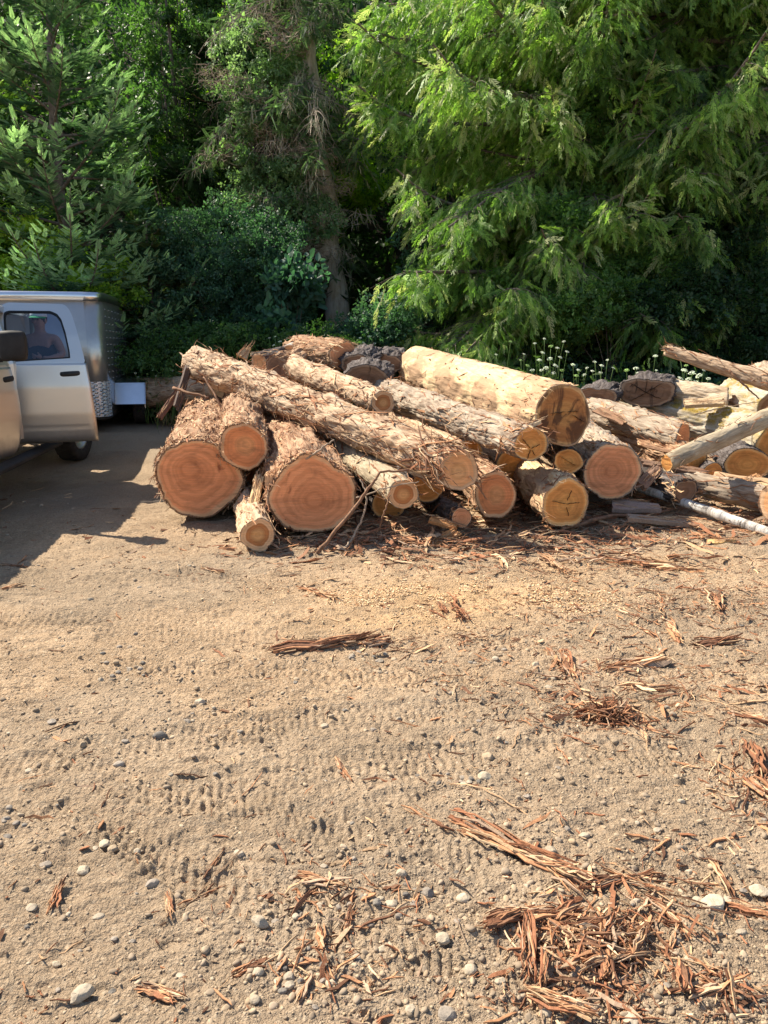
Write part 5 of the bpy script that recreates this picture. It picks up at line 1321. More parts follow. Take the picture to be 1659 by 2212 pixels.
# ================================================================== PERSON behind the rear door glass
def skin_mesh(name, verts, edges, radii, mt, parent, root=0, sub=2, origin=None):
    me = bpy.data.meshes.new(name)
    o0 = Vector(parent['_o'])
    me.from_pydata([Vector(v) - o0 for v in verts], edges, [])
    o = bpy.data.objects.new(name, me); COL.objects.link(o); o.parent = parent
    sk = o.modifiers.new('skin', 'SKIN'); sk.use_smooth_shade = True
    sv = me.skin_vertices[0].data
    for k, r in enumerate(radii):
        sv[k].radius = r if isinstance(r, tuple) else (r, r)
    sv[root].use_root = True
    sb = o.modifiers.new('sub', 'SUBSURF'); sb.levels = sub; sb.render_levels = sub
    me.materials.append(mt)
    return o
M['skin'] = simple('skin', (0.40, 0.23, 0.165), 0.55, var=0.08, scale=30)
M['shirt'] = simple('dark_tank_top', (0.03, 0.032, 0.045), 0.9, var=0.2, scale=30)
M['trouser'] = simple('work_trousers', (0.10, 0.10, 0.10), 0.9, var=0.2, scale=30)
M['cap'] = simple('white_cap', (0.75, 0.76, 0.76), 0.7, var=0.04)
M['green'] = simple('green_brim', (0.03, 0.35, 0.10), 0.6)
M['hair'] = simple('brown_hair', (0.06, 0.035, 0.02), 0.8, var=0.3, scale=50)
hp = P(84, 692, 9.15)
px_, py_ = hp.x, hp.y; zt = hp.z + 0.12           # top of head
person = thing('person', (px_, py_, 0.47), 'person in a white cap and dark tank top, seen through the tinted rear door window', 'person')
def q3(dx, dy, dz): return (px_ + dx, py_ + dy, zt + dz)
V_ = [q3(0, .03, -.93), q3(0, .02, -.75), q3(0, .01, -.55), q3(0, 0.01, -.38), q3(0, 0, -.27), q3(0, 0, -.215), q3(0, -.01, -.14), q3(0, -.005, -.06),
      q3(-.17, .02, -.32), q3(-.235, .0, -.52), q3(-.17, -.20, -.62), q3(-.115, -.26, -.62),
      q3(.17, .02, -.32), q3(.25, .0, -.52), q3(.17, -.20, -.56), q3(.115, -.26, -.55),
      q3(-.09, .03, -1.0), q3(-.10, -.05, -1.22), q3(-.10, .02, -1.46), q3(-.10, -.10, -1.50),
      q3(.09, .03, -1.0), q3(.10, -.05, -1.22), q3(.10, .02, -1.46), q3(.10, -.10, -1.50)]
E_ = [(0, 1), (1, 2), (2, 3), (3, 4), (4, 5), (5, 6), (6, 7), (3, 8), (8, 9), (9, 10), (10, 11), (3, 12), (12, 13), (13, 14), (14, 15), (0, 16), (16, 17), (17, 18), (18, 19), (0, 20), (20, 21), (21, 22), (22, 23)]
RA = [(.15, .11), (.14, .10), (.155, .11), (.13, .09), (.06, .06), (.055, .055), (.075, .09), (.07, .085), .062, .045, .032, .026, .062, .045, .032, .026, .085, .062, .045, .04, .085, .062, .045, .04]
skin_mesh('body', V_, E_, RA, M['skin'], person, 0)
Vt = [q3(0, .03, -.95), q3(0, .02, -.75), q3(0, .01, -.55), q3(0, .01, -.42), q3(-.09, .015, -.33), q3(.09, .015, -.33)]
skin_mesh('tank_top', Vt, [(0, 1), (1, 2), (2, 3), (3, 4), (3, 5)], [(.185, .14), (.175, .13), (.19, .145), (.16, .125), (.05, .10), (.05, .10)], M['shirt'], person, 1)
skin_mesh('trousers', [q3(0, .03, -.97), V_[16], V_[17], q3(-.1, .02, -1.42), V_[20], V_[21], q3(.1, .02, -1.42)], [(0, 1), (1, 2), (2, 3), (0, 4), (4, 5), (5, 6)], [(.16, .12), .1, .078, .065, .1, .078, .065], M['trouser'], person, 0)
# hands with fingers round a phone
for s_, w_ in ((-1, V_[11]), (1, V_[15])):
    w_ = Vector(w_); vs = [w_, w_ + Vector((-s_ * .03, -.03, .01)), w_ + Vector((-s_ * .055, -.045, .02))]; es = [(0, 1), (1, 2)]; ra_ = [.022, (.036, .018), (.034, .016)]
    for f in range(4):
        b0 = w_ + Vector((-s_ * .058, -.05, .042 - f * .019)); k_ = len(vs); ln = (.9, 1, .95, .75)[f]
        vs += [b0 + Vector((-s_ * .022 * ln, -.012, 0)), b0 + Vector((-s_ * .036 * ln, .002, 0)), b0 + Vector((-s_ * .036 * ln, .018, 0))]
        es += [(2, k_), (k_, k_ + 1), (k_ + 1, k_ + 2)]; ra_ += [.0095, .0085, .008]
    k_ = len(vs); vs += [w_ + Vector((-s_ * .03, -.02, .045)), w_ + Vector((-s_ * .045, -.01, .062))]; es += [(1, k_), (k_, k_ + 1)]; ra_ += [.011, .0095]
    skin_mesh('hand', vs, es, ra_, M['skin'], person, 0, 1)
# face features, ears, hair
mb = MB()
mb.add(IC1[0] * [.012, .02, .018] + np.array(q3(0, -.105, -.135)), IC1[1]); mb.obj('nose', M['skin'], person, smooth=True)
for s_ in (-1, 1):
    mb = MB(); mb.add(IC1[0] * [.012, .006, .007] + np.array(q3(s_ * .03, -.096, -.115)), IC1[1]); mb.obj('eye', M['hair'], person, smooth=True)
    mb = MB(); mb.add(IC1[0] * [.010, .02, .03] + np.array(q3(s_ * .078, .0, -.125)), IC1[1]); mb.obj('ear', M['skin'], person, smooth=True)
mb = MB(); mb.add(IC1[0] * [.024, .006, .006] + np.array(q3(0, -.09, -.175)), IC1[1]); mb.obj('mouth', M['green'] if False else M['skin'], person, smooth=True)
mb = MB(); v = IC2[0].copy(); v[:, 2] = np.maximum(v[:, 2], -0.75); mb.add(v * [.083, .10, .09] + np.array(q3(0, .02, -.095)), IC2[1]); mb.obj('hair', M['hair'], person, smooth=True)
mb = MB(); v = IC2[0].copy(); v[:, 2] = np.maximum(v[:, 2], -0.05); mb.add(v * [.094, .112, .088] + np.array(q3(0, .0, -.075)), IC2[1]); mb.obj('cap', M['cap'], person, smooth=True)
mb = MB(); th = np.linspace(math.pi, 2 * math.pi, 16)
v = np.vstack([[q3(.088 * math.cos(a), .1 * math.sin(a), -.078 + 0.004) for a in th], [q3(.083 * math.cos(a), .165 * math.sin(a) - .01, -.092) for a in th], [q3(.083 * math.cos(a), .165 * math.sin(a) - .01, -.098) for a in th], [q3(.088 * math.cos(a), .1 * math.sin(a), -.084) for a in th]])
a = np.arange(15); mb.add(v, np.vstack([np.stack([a + o_ * 16, a + 1 + o_ * 16, a + 1 + ((o_ + 1) % 4) * 16, a + ((o_ + 1) % 4) * 16], -1) for o_ in range(4)])); mb.obj('cap_brim', M['green'], person)
ph = thing('phone', q3(0, -.30, -.56), 'dark phone held in both hands by the person behind the truck door', 'phone')
mb = MB(); box(mb, q3(0, -.315, -.555), (.16, .009, .078)); mb.obj('phone_case', M['black'], ph, origin=ph['_o'])
# ================================================================== VEGETATION
def leaf_quads(segs, wid, fold=0.25):
    """list of (start, end) -> narrow bent diamond strips"""
    V = []; F = []
    for a, b in segs:
        a = np.array(a, float); b = np.array(b, float); d = b - a; L = np.linalg.norm(d); d /= L
        s = norm(np.cross([0, 0, 1.0], d)) if abs(d[2]) < 0.95 else np.array([1.0, 0, 0])
        w_ = wid if np.isscalar(wid) else wid(L)
        m_ = a + d * L * 0.45; k = len(V)
        V += [a, m_ + s * w_ / 2 - np.array([0, 0, fold * w_]), b, m_ - s * w_ / 2 - np.array([0, 0, fold * w_])]
        F.append((k, k + 1, k + 2, k + 3))
    return np.array(V), [np.array(F)]
def fir_tpl():
    V = []; F = []; n = 0
    segs = [((0, 0, 0), (1.0, 0, 0))]
    for k in range(12):
        x = 0.04 + k * 0.078; l = 0.34 * (1 - 0.6 * k / 12)
        segs.append(((x, 0, 0), (x + l * 0.72, l * 0.7, 0.03))); segs.append(((x + .04, 0, 0), (x + .04 + l * 0.72, -l * 0.7, 0.03)))
    out = []
    for a, b in segs:
        a = np.array(a, float); b = np.array(b, float); d = b - a; L = np.linalg.norm(d); d /= L
        w_ = 0.05
        for up in (np.array([0, 0, 1.0]), norm(np.cross([0, 0, 1.0], d))):
            up = norm(up + 0.001)
            k = len(V); m_ = a + d * L * 0.6
            V += [a, m_ + up * w_ / 2, b + d * 0.03, m_ - up * w_ / 2]; F.append((k, k + 1, k + 2, k + 3))
    return np.array(V), [np.array(F)]
def cedar_tpl(seed):
    r_ = np.random.default_rng(seed)
    V = []; F = []
    def q(a, b, w_):
        a = np.array(a); b = np.array(b); d = norm(b - a); s = norm(np.cross(d, [0.15, 0.1, 1.0])); k = len(V); m_ = a * .5 + b * .5
        V.extend([a, m_ + s * w_ / 2, b, m_ - s * w_ / 2]); F.append((k, k + 1, k + 2, k + 3))
    curve = lambda x: np.array([x, 0.06 * math.sin(x * 3 + seed), -0.12 * x * x])
    q(curve(0), curve(0.6), 0.05); q(curve(0.5), curve(1.05), 0.05)
    for k in range(8):
        x = 0.05 + k * 0.115
        for s in (-1, 1):
            l = (0.25 - 0.017 * k) * r_.uniform(0.7, 1.15); p = curve(x + 0.03 * s)
            e = p + np.array([l * 0.85, s * l * 0.52, r_.normal(0, 0.05) - 0.04])
            q(p, e, 0.05)
            if k % 2 == 0: q(p * .4 + e * .6, e + np.array([0.10, s * 0.005, -0.02]), 0.04)
    return np.array(V), [np.array(F)]
def broad_tpl(n=5, seed=0):
    r_ = np.random.default_rng(seed); V = []; F = []
    for k in range(n):
        a = r_.uniform(0, 6.28); c = np.array([math.cos(a), math.sin(a), 0]) * r_.uniform(0.1, 0.7) + [0, 0, r_.uniform(-.4, .4)]
        d = norm(np.array([math.cos(a + r_.normal(0, .5)), math.sin(a + r_.normal(0, .5)), r_.uniform(-0.7, 0.2)])); s = norm(np.cross(d, [0, 0, 1.0]) + r_.normal(0, 0.25, 3)); l = r_.uniform(0.55, 0.95)
        nn_ = norm(np.cross(s, d)); k0 = len(V)
        V += [c, c + d * l * .35 + s * l * .36 + nn_ * l * .08, c + d * l, c + d * l * .35 - s * l * .36 + nn_ * l * .08, c + d * l * .75 + s * l * .22 + nn_ * l * .03, c + d * l * .75 - s * l * .22 + nn_ * l * .03]
        F += [(k0, k0 + 1, k0 + 4, k0 + 2), (k0, k0 + 2, k0 + 5, k0 + 3)]
    return np.array(V), [np.array(F)]
FIR = fir_tpl(); CED = [cedar_tpl(k) for k in range(4)]; BRO = [broad_tpl(5, k) for k in range(4)]
def put(mb, tpl, pos, dirs, size, cols, up=None, roll=None):
    A = frames(dirs, up=up, roll=roll) * size[:, None, None]
    v, f = inst(tpl[0], tpl[1], A, pos)
    mb.add(v, f, np.repeat(cols, len(tpl[0]), 0))
def limb_curve(base, az, L, rise, droop, tip, n=14):
    t = np.linspace(0, 1, n)
    r = L * t
    z = rise * L * t - droop * L * t ** 2 + tip * L * t ** 4
    return np.stack([base[0] + r * math.cos(az), base[1] + r * math.sin(az), base[2] + z], 1)
def along(c, ts):
    n = len(c); x = np.clip(ts, 0, 1) * (n - 1); i = np.minimum(x.astype(int), n - 2); f = (x - i)[:, None]
    p = c[i] * (1 - f) + c[i + 1] * f; d = norm(c[i + 1] - c[i])
    return p, d
def trunk_pts(x, y, z0, z1, lean=(0, 0), n=14):
    z = np.linspace(z0, z1, n); t = np.linspace(0, 1, n)
    return np.stack([x + lean[0] * t + 0.06 * np.sin(z * .9 + x), y + lean[1] * t, z], 1)
def M_trunk(th, pts, r0, r1, mt=None, limbs=(), lr=0.03):
    mb = MB(); tube(mb, pts, np.linspace(r0, r1, len(pts)), 14); mb.obj('trunk', mt or M['trunk'], th, smooth=True)
    if limbs:
        mb = MB()
        for c, r in limbs: tube(mb, c, np.linspace(r, r * 0.25, len(c)), 5, cap=False)
        tag(mb.obj('limbs', mt or M['trunk'], th, smooth=True), kind='stuff')
def g0(x, y): return float(terrain(x, y))

def fir_tree(label, x, y, h, rmax, seed, dark, light, dens=1.0, hmin=0.4, up=0.45, lean=(0, 0), side=None, name='fir_tree', cat='fir tree', group='trees behind the log pile', size=0.27):
    r_ = np.random.default_rng(seed); z0 = g0(x, y)
    t = thing(name, (x, y, z0), label, cat, group)
    tp = trunk_pts(x, y, z0 - .3, z0 + h, lean); limbs = []; mb = MB(); P_, D_, S_, C_ = [], [], [], []
    nl = int(h * 8.5 * dens)
    for k in range(nl):
        hh = hmin + (h - hmin) * (k + r_.random()) / nl
        fr = (hh) / h; az = k * 2.399 + r_.normal(0, .3)
        L = rmax * (1 - fr) ** 0.75 * r_.uniform(0.7, 1.12) + 0.15
        if side is not None: L *= side(az, hh)
        b, _ = along(tp, np.array([fr])); b = b[0]
        c = limb_curve(b, az, L, up * r_.uniform(0.3, 1.0) - 0.25 * (1 - fr), 0.35, 0.42)
        limbs.append((c, 0.012 + 0.012 * L))
        ns = max(4, int(L / 0.055)); ts = np.linspace(0.22, 1.0, ns) ** 0.85
        p, d = along(c, ts); sd = norm(np.cross([0, 0, 1.0], d))
        s = np.where(np.arange(ns) % 2 == 0, 1, -1)[:, None]
        wid = (0.35 + 0.75 * (1 - ts))[:, None]
        dd = d + sd * s * r_.uniform(0.7, 1.2, (ns, 1)) * np.where(ts > .95, 0.1, 1)[:, None] + np.array([0, 0, 1.0]) * r_.normal(0.12, 0.2, (ns, 1))
        P_.append(p); D_.append(dd); S_.append(size * r_.uniform(0.65, 1.15, ns) * (0.55 + 0.6 * np.sin(math.pi * np.clip(ts, .1, .9))))
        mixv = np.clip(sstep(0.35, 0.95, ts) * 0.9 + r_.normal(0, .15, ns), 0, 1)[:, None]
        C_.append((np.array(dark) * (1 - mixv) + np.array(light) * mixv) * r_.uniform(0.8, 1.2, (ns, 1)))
        # second order
        for m_ in range(int(L / 0.21)):
            tt_ = r_.uniform(0.22, 0.9); p0, d0 = along(c, np.array([tt_])); sg = 1 if r_.random() < .5 else -1
            az2 = math.atan2(d0[0][1], d0[0][0]) + sg * r_.uniform(0.5, 1.0)
            c2 = limb_curve(p0[0], az2, L * (1 - tt_) * 0.75 + 0.2, 0.1, 0.2, 0.35, 7)
            n2 = max(4, int((L * (1 - tt_) * 0.75 + 0.2) / 0.065)); t2 = np.linspace(0.1, 1, n2)
            p, d = along(c2, t2); sd = norm(np.cross([0, 0, 1.0], d)); s = np.where(np.arange(n2) % 2 == 0, 1, -1)[:, None]
            P_.append(p); D_.append(d + sd * s * 0.9 * (t2 < .95)[:, None] + r_.normal(0, .15, (n2, 3))); S_.append(size * 0.75 * r_.uniform(0.6, 1.1, n2))
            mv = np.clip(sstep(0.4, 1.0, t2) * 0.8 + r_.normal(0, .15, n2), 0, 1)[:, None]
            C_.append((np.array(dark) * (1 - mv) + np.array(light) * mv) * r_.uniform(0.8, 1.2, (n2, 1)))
    P_ = np.vstack(P_); D_ = np.vstack(D_); S_ = np.concatenate(S_); C_ = np.vstack(C_)
    put(mb, FIR, P_, D_, S_, C_, roll=r_.normal(0, .35, len(P_)))
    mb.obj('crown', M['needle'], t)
    M_trunk(t, tp, 0.03 + 0.014 * h, 0.02, limbs=limbs)
    return t

def cedar_tree(label, x, y, h, rmax, seed, prof=None, dens=1.0, cols=None, hmin=0.2, size=0.28, name='cedar_tree', cat='cedar tree', group='trees behind the log pile', extra=()):
    r_ = np.random.default_rng(seed); z0 = g0(x, y)
    t = thing(name, (x, y, z0), label, cat, group)
    tp = trunk_pts(x, y, z0 - .3, z0 + h); limbs = []; mb = MB(); P_, D_, S_, C_ = [], [], [], []
    cols = cols or [(0.06, 0.12, 0.03), (0.13, 0.24, 0.05), (0.22, 0.36, 0.075), (0.32, 0.48, 0.11), (0.45, 0.46, 0.24)]
    cols = np.array(cols)
    specs = []
    nl = int(h * 9.0 * dens)
    for k in range(nl):
        hh = hmin + (h - hmin) * (k + r_.random()) / nl; az = k * 2.399 + r_.normal(0, .4)
        L = rmax * (1 - 0.45 * (hh / h) ** 1.8) * r_.uniform(0.5, 1.1)
        if prof: L *= prof(az, z0 + hh)
        specs.append((np.array([x, y, z0 + hh]), az, L))
    for tipx, tipy, tipd, hb in extra:
        tp_ = P(tipx, tipy, tipd); b = np.array([x, y, tp_.z + hb]); specs.append((b, math.atan2(tp_.y - y, tp_.x - x), math.hypot(tp_.y - y, tp_.x - x)))
    for (b, az, L) in specs:
        if L < 0.3: continue
        c = limb_curve(b, az, L, r_.uniform(-0.2, 0.6), r_.uniform(0.3, 0.95), r_.uniform(0.1, 0.4))
        limbs.append((c, 0.015 + 0.01 * L))
        lt = r_.random()            # each branch has its own freshness of green
        def sprays(c, L, st, sz):
            n = max(5, int(L / st)); ts = r_.uniform(0.12, 1.0, n)
            p, d = along(c, ts)
            out = d * r_.uniform(0.1, 1.3, (n, 1)); sd = norm(np.cross([0, 0, 1.0], d)) * r_.normal(0, 0.6, (n, 1))
            dd = out + sd + np.array([0, 0, -1.0]) * (0.2 + 0.9 * r_.random((n, 1))) * (1 - 0.75 * sstep(0.93, 1.0, ts))[:, None]
            P_.append(p + r_.normal(0, 0.05, (n, 3)) - np.array([0, 0, 1.0]) * (r_.random((n, 1)) ** 2 * 0.4)); D_.append(dd); S_.append(sz * (0.45 + 1.2 * r_.random(n) ** 1.5))
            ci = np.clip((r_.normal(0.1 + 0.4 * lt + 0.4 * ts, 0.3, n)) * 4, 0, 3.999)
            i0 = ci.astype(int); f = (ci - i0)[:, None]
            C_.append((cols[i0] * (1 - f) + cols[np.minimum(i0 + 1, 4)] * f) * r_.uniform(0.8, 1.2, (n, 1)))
        sprays(c, L, 0.026, size * 1.15)
        for m_ in range(int(L / 0.16)):
            tt_ = r_.uniform(0.12, 0.97); p0, d0 = along(c, np.array([tt_])); sg = 1 if r_.random() < .5 else -1
            az2 = math.atan2(d0[0][1], d0[0][0]) + sg * r_.uniform(0.4, 1.15); L2 = 0.25 + 0.28 * L * (1 - tt_ * .7) * r_.uniform(0.5, 1.1)
            c2 = limb_curve(p0[0], az2, L2, 0.05, 0.5, 0.1, 6); limbs.append((c2, 0.008)); sprays(c2, L2, 0.040, size)
    P_ = np.vstack(P_); D_ = np.vstack(D_); S_ = np.concatenate(S_); C_ = np.vstack(C_)
    w8 = r_.integers(0, 4, len(P_))
    for k in range(4):
        ix = w8 == k; put(mb, CED[k], P_[ix], D_[ix], S_[ix], C_[ix], roll=r_.uniform(-1.5, 1.5, int(ix.sum())))
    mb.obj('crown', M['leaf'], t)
    M_trunk(t, tp, 0.05 + 0.018 * h, 0.03, limbs=limbs)
    return t

def leafy(label, lobes, n, seed, size, cols, name='broadleaf_tree', cat='tree', base=None, group='trees behind the log pile', trunk=True, tr=0.07, inner=0.35):
    """crown of leaf clusters spread over uneven lobes (x, y, z, rx, ry, rz)"""
    r_ = np.random.default_rng(seed)
    lb = np.array(lobes, float)
    if base is None: base = (lb[:, 0].mean(), lb[:, 1].mean())
    z0 = g0(*base)
    t = thing(name, (base[0], base[1], z0), label, cat, group)
    vol = (lb[:, 3] * lb[:, 4] + lb[:, 3] * lb[:, 5]); vol /= vol.sum()
    # sub-clumps make the uneven surface
    nc = max(12, n // 55); li = r_.choice(len(lb), nc, p=vol)
    u = norm(r_.normal(size=(nc, 3))); rad = r_.uniform(inner, 1.08, (nc, 1)) ** 0.6
    cc = lb[li, :3] + u * rad * lb[li, 3:6]
    ci = r_.integers(0, nc, n); cr = r_.uniform(0.16, 0.42, nc)[ci]
    off = norm(r_.normal(size=(n, 3))) * (r_.random((n, 1)) ** 0.4) * cr[:, None] * [1.2, 1.2, 0.75]
    p = cc[ci] + off; gz = terrain(p[:, 0], p[:, 1]); p[:, 2] = np.maximum(p[:, 2], gz + 0.03 + 0.1 * r_.random(n))
    dd = norm(u[ci] * 0.5 + off / cr[:, None] * 0.4 + r_.normal(0, .5, (n, 3)) + [0, 0, -0.15])
    cols = np.array(cols); shade = r_.random(nc)
    f = np.clip(shade[ci] * 0.7 + r_.random(n) * 0.45, 0, 0.999) * (len(cols) - 1); i0 = f.astype(int); ff = (f - i0)[:, None]
    C = (cols[i0] * (1 - ff) + cols[np.minimum(i0 + 1, len(cols) - 1)] * ff) * r_.uniform(0.8, 1.2, (n, 1))
    mb = MB(); w8 = r_.integers(0, 4, n); S = size * r_.uniform(0.6, 1.25, n)
    for k in range(4):
        ix = w8 == k; put(mb, BRO[k], p[ix], dd[ix], S[ix], C[ix], roll=r_.uniform(-3, 3, int(ix.sum())))
    mb.obj('crown' if trunk else 'foliage', M['leaf'], t)
    limbs = []
    for k in range(min(26 if trunk else 9, nc)):
        e = cc[k]; b = np.array([base[0], base[1], z0]); m_ = b * .45 + e * .55 + [0, 0, 0.25 * (e[2] - z0)]
        s = np.linspace(0, 1, 8)[:, None]; limbs.append(((1 - s) ** 2 * b + 2 * s * (1 - s) * m_ + s * s * e, tr * 0.35))
    mb = MB()
    if trunk:
        top = lb[:, 2].max(); tp = trunk_pts(base[0], base[1], z0 - .3, top); M_trunk(t, tp, tr * 1.6, tr * .4, limbs=limbs)
    else:
        for c, r in limbs: tube(mb, c, np.linspace(r * .4, r * .1, len(c)), 4, cap=False)
        mb.obj('stems', M['trunk'], t)
    return t

GD = [(0.025, 0.06, 0.018), (0.045, 0.10, 0.028), (0.07, 0.15, 0.04), (0.11, 0.20, 0.055)]          # dark woods green
GB = [(0.03, 0.07, 0.04), (0.045, 0.11, 0.065), (0.07, 0.15, 0.085), (0.10, 0.19, 0.11)]          # bluish ivy green
GY = [(0.08, 0.17, 0.02), (0.16, 0.3, 0.03), (0.28, 0.44, 0.04), (0.4, 0.55, 0.06)]          # yellow green
def LB(*a):
    """lobe from photo survey: px, py, distance, half sizes in metres"""
    px, py, d, rx, ry, rz = a; p = P(px, py, d); return (p.x, p.y, p.z, rx, ry, rz)
# --- left
fir_tree('young fir with pale upswept branch tips, in front at the left behind the trailer', -6.1, 15.2, 9.0, 2.7, 11, (0.07, 0.15, 0.085), (0.44, 0.60, 0.38), dens=1.25, up=0.85, hmin=0.5)
fir_tree('bushy green fir at the far left edge above the truck', -9.0, 16.2, 9.5, 3.0, 12, (0.08, 0.16, 0.03), (0.34, 0.48, 0.10), dens=1.1, up=0.5)
fir_tree('low young fir with brownish shaded boughs just right of the trailer', -4.5, 15.2, 3.4, 1.7, 13, (0.06, 0.09, 0.03), (0.13, 0.16, 0.055), dens=1.5, up=0.2, hmin=0.1)
leafy('bright yellow green shrub above the trailer roof at the left edge', [LB(40, 560, 14.5, 1.0, .6, .9), LB(140, 600, 14.4, .9, .6, .6), LB(-60, 600, 14.6, 1, .6, 1), LB(230, 610, 14.5, .6, .5, .5)], 5200, 21, 0.085, GY, 'shrub', 'shrub', trunk=False, group='shrubs along the bank')
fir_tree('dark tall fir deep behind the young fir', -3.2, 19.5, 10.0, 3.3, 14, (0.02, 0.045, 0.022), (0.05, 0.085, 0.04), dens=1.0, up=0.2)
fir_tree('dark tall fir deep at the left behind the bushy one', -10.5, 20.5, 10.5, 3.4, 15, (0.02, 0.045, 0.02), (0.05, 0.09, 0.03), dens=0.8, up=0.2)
# --- centre
def old_tree():
    r_ = np.random.default_rng(31)
    b = P(728, 690, 17.6); tp_ = P(664, 60, 17.8)
    z0 = g0(b.x, b.y)
    t = thing('old_conifer', (b.x, b.y, z0), 'old leaning conifer with a bare grey trunk and lichen hung dead branches', 'tree', 'trees behind the log pile')
    top = np.array(tp_) + (np.array(tp_) - np.array(b)) * 0.18
    s = np.linspace(0, 1, 22)[:, None]; base = np.array([b.x + 0.03, b.y, z0 - 0.2])
    tr = np.vstack([base[None], np.array(b) * (1 - s) + top * s]); tr[1:-1, 0] += 0.05 * np.sin(np.arange(len(tr) - 2) * 1.1)
    mb = MB(); tube(mb, tr, np.concatenate([[0.30], np.linspace(0.28, 0.13, 22)]), 20); mb.obj('trunk', M['oldbark'], t, smooth=True)
    limbs = []; P1, D1, S1, C1 = [], [], [], []; tw = []; LS = MB()
    for k in range(64):
        f = r_.uniform(0.16, 1.0); p0, _ = along(tr, np.array([f])); p0 = p0[0]
        az = r_.choice([math.pi, 0, -math.pi / 2], p=[.5, .15, .35]) + r_.normal(0, .5); L = r_.uniform(0.7, 2.9) * (0.5 if f < 0.35 else 1) * (1 if math.cos(az) < 0.3 else 0.55)
        c = limb_curve(p0, az, L, r_.uniform(-.2, .3), r_.uniform(0.4, 0.8), r_.uniform(0, .3)); limbs.append((c, 0.02))
        green = r_.random() < 0.55
        for m_ in range(int(L / 0.09)):
            tt_ = r_.uniform(0.2, 1); q0, d0 = along(c, np.array([tt_])); az2 = math.atan2(d0[0][1], d0[0][0]) + r_.normal(0, 1.0)
            c2 = limb_curve(q0[0], az2, r_.uniform(0.15, 0.6), 0.0, 0.9, 0.0, 5); limbs.append((c2, 0.006))
            if green:
                n = 4; ts = r_.uniform(0.1, 1, n); p, d = along(c2, ts); P1.append(p); D1.append(d + r_.normal(0, .5, (n, 3))); S1.append(r_.uniform(0.16, 0.32, n)); C1.append(np.array([(0.12, 0.19, 0.10)]) * r_.uniform(0.6, 1.5, (n, 1)))
        n = int(L * 26); ts = r_.uniform(0.1, 1, n); p, d = along(c, ts)
        slivers(LS, p + r_.normal(0, 0.06, (n, 3)) - [0, 0, 0.08], d * 0.25 + r_.normal(0, .3, (n, 3)) + [0, 0, -1.0], r_.uniform(0.1, 0.5, n), r_.uniform(0.005, 0.016, n), np.full(n, 0.004), r_.uniform(0, 3, n), np.array([(0.42, 0.40, 0.30), (0.33, 0.36, 0.22), (0.45, 0.37, 0.28)])[r_.integers(0, 3, n)] * r_.uniform(.7, 1.2, (n, 1)), 100 + k)
    # matted dead twig brooms
    for bx, by in ((475, 165), (560, 280), (575, 50), (640, 60), (545, 215), (500, 330), (720, 400), (700, 480), (690, 545), (665, 330), (610, 90)):
        c0 = np.array(P(bx, by, 16.9 + r_.uniform(-.3, .3))); n = 240
        slivers(LS, c0 + r_.normal(0, 1, (n, 3)) * [.3, .18, .12], r_.normal(0, 1, (n, 3)) * [1, 1, .7], r_.uniform(0.06, 0.28, n), r_.uniform(0.003, 0.009, n), np.full(n, 0.004), r_.uniform(0, 3, n), np.array([(0.42, 0.33, 0.26)]) * r_.uniform(.6, 1.3, (n, 1)), 300 + bx)
        limbs.append((limb_curve(along(tr, np.array([np.clip((c0[2] - z0) / (tr[-1, 2] - z0), 0, 1)]))[0][0], math.atan2(c0[1] - b.y, c0[0] - b.x), math.hypot(c0[0] - b.x, c0[1] - b.y), 0.1, 0.25, 0.1), 0.02))
    mb = MB(); put(mb, FIR, np.vstack(P1), np.vstack(D1), np.concatenate(S1), np.vstack(C1)); mb.obj('crown', M['needle'], t)
    tag(LS.obj('lichen', M['splinter'], t), kind='stuff')
    mb = MB()
    for c, r in limbs: tube(mb, c, np.linspace(r, r * .3, len(c)), 4, cap=False)
    tag(mb.obj('dead_branches', M['twig'], t), kind='stuff')
def m_old():
    m, nt, b = mat('old_grey_bark'); g = N(nt, 'ShaderNodeTexCoord').outputs['Object']
    n1 = noise(nt, mapping(nt, g, (14, 14, 2.2)), 1.0, 6, 0.65); n2 = noise(nt, g, 2.2, 5, .6)
    c = mix(nt, ramp(nt, n2, [(0.4, 0.0), (0.6, 1.0)]), ramp(nt, n1, [(0.3, (0.24, 0.17, 0.12)), (0.7, (0.55, 0.43, 0.33))]), ramp(nt, n1, [(0.3, (0.38, 0.33, 0.29)), (0.7, (0.66, 0.6, 0.54))]))
    nt.links.new(c, b.inputs['Base Color']); bump(nt, b, n1, 0.03); return m
M['oldbark'] = m_old()
old_tree()
leafy('broadleaf tree with ivy green leaves left of the leaning trunk', [LB(560, 150, 17.5, 1.1, .9, 1.3), LB(590, 330, 17.2, .9, .8, .9), LB(620, 230, 17.4, .8, .7, .9), LB(640, 470, 17, .8, .7, .5), LB(520, 430, 17, .6, .6, .6)], 6500, 41, 0.085, [(0.08, 0.15, 0.06), (0.14, 0.24, 0.10), (0.22, 0.34, 0.16), (0.32, 0.42, 0.25)], base=(-2.9, 17.8), group='trees behind the log pile')
leafy('dark broadleaf tree in deep shade left of the old conifer', [LB(400, 200, 19, 1.8, 1, 2.2), LB(450, 450, 18.5, 1.5, 1, 1.5), LB(330, 350, 18, 1.0, .9, 1.6), LB(400, 20, 19.5, 1.6, 1, 1.5)], 9000, 42, 0.10, GD, base=(-4.9, 19.0))
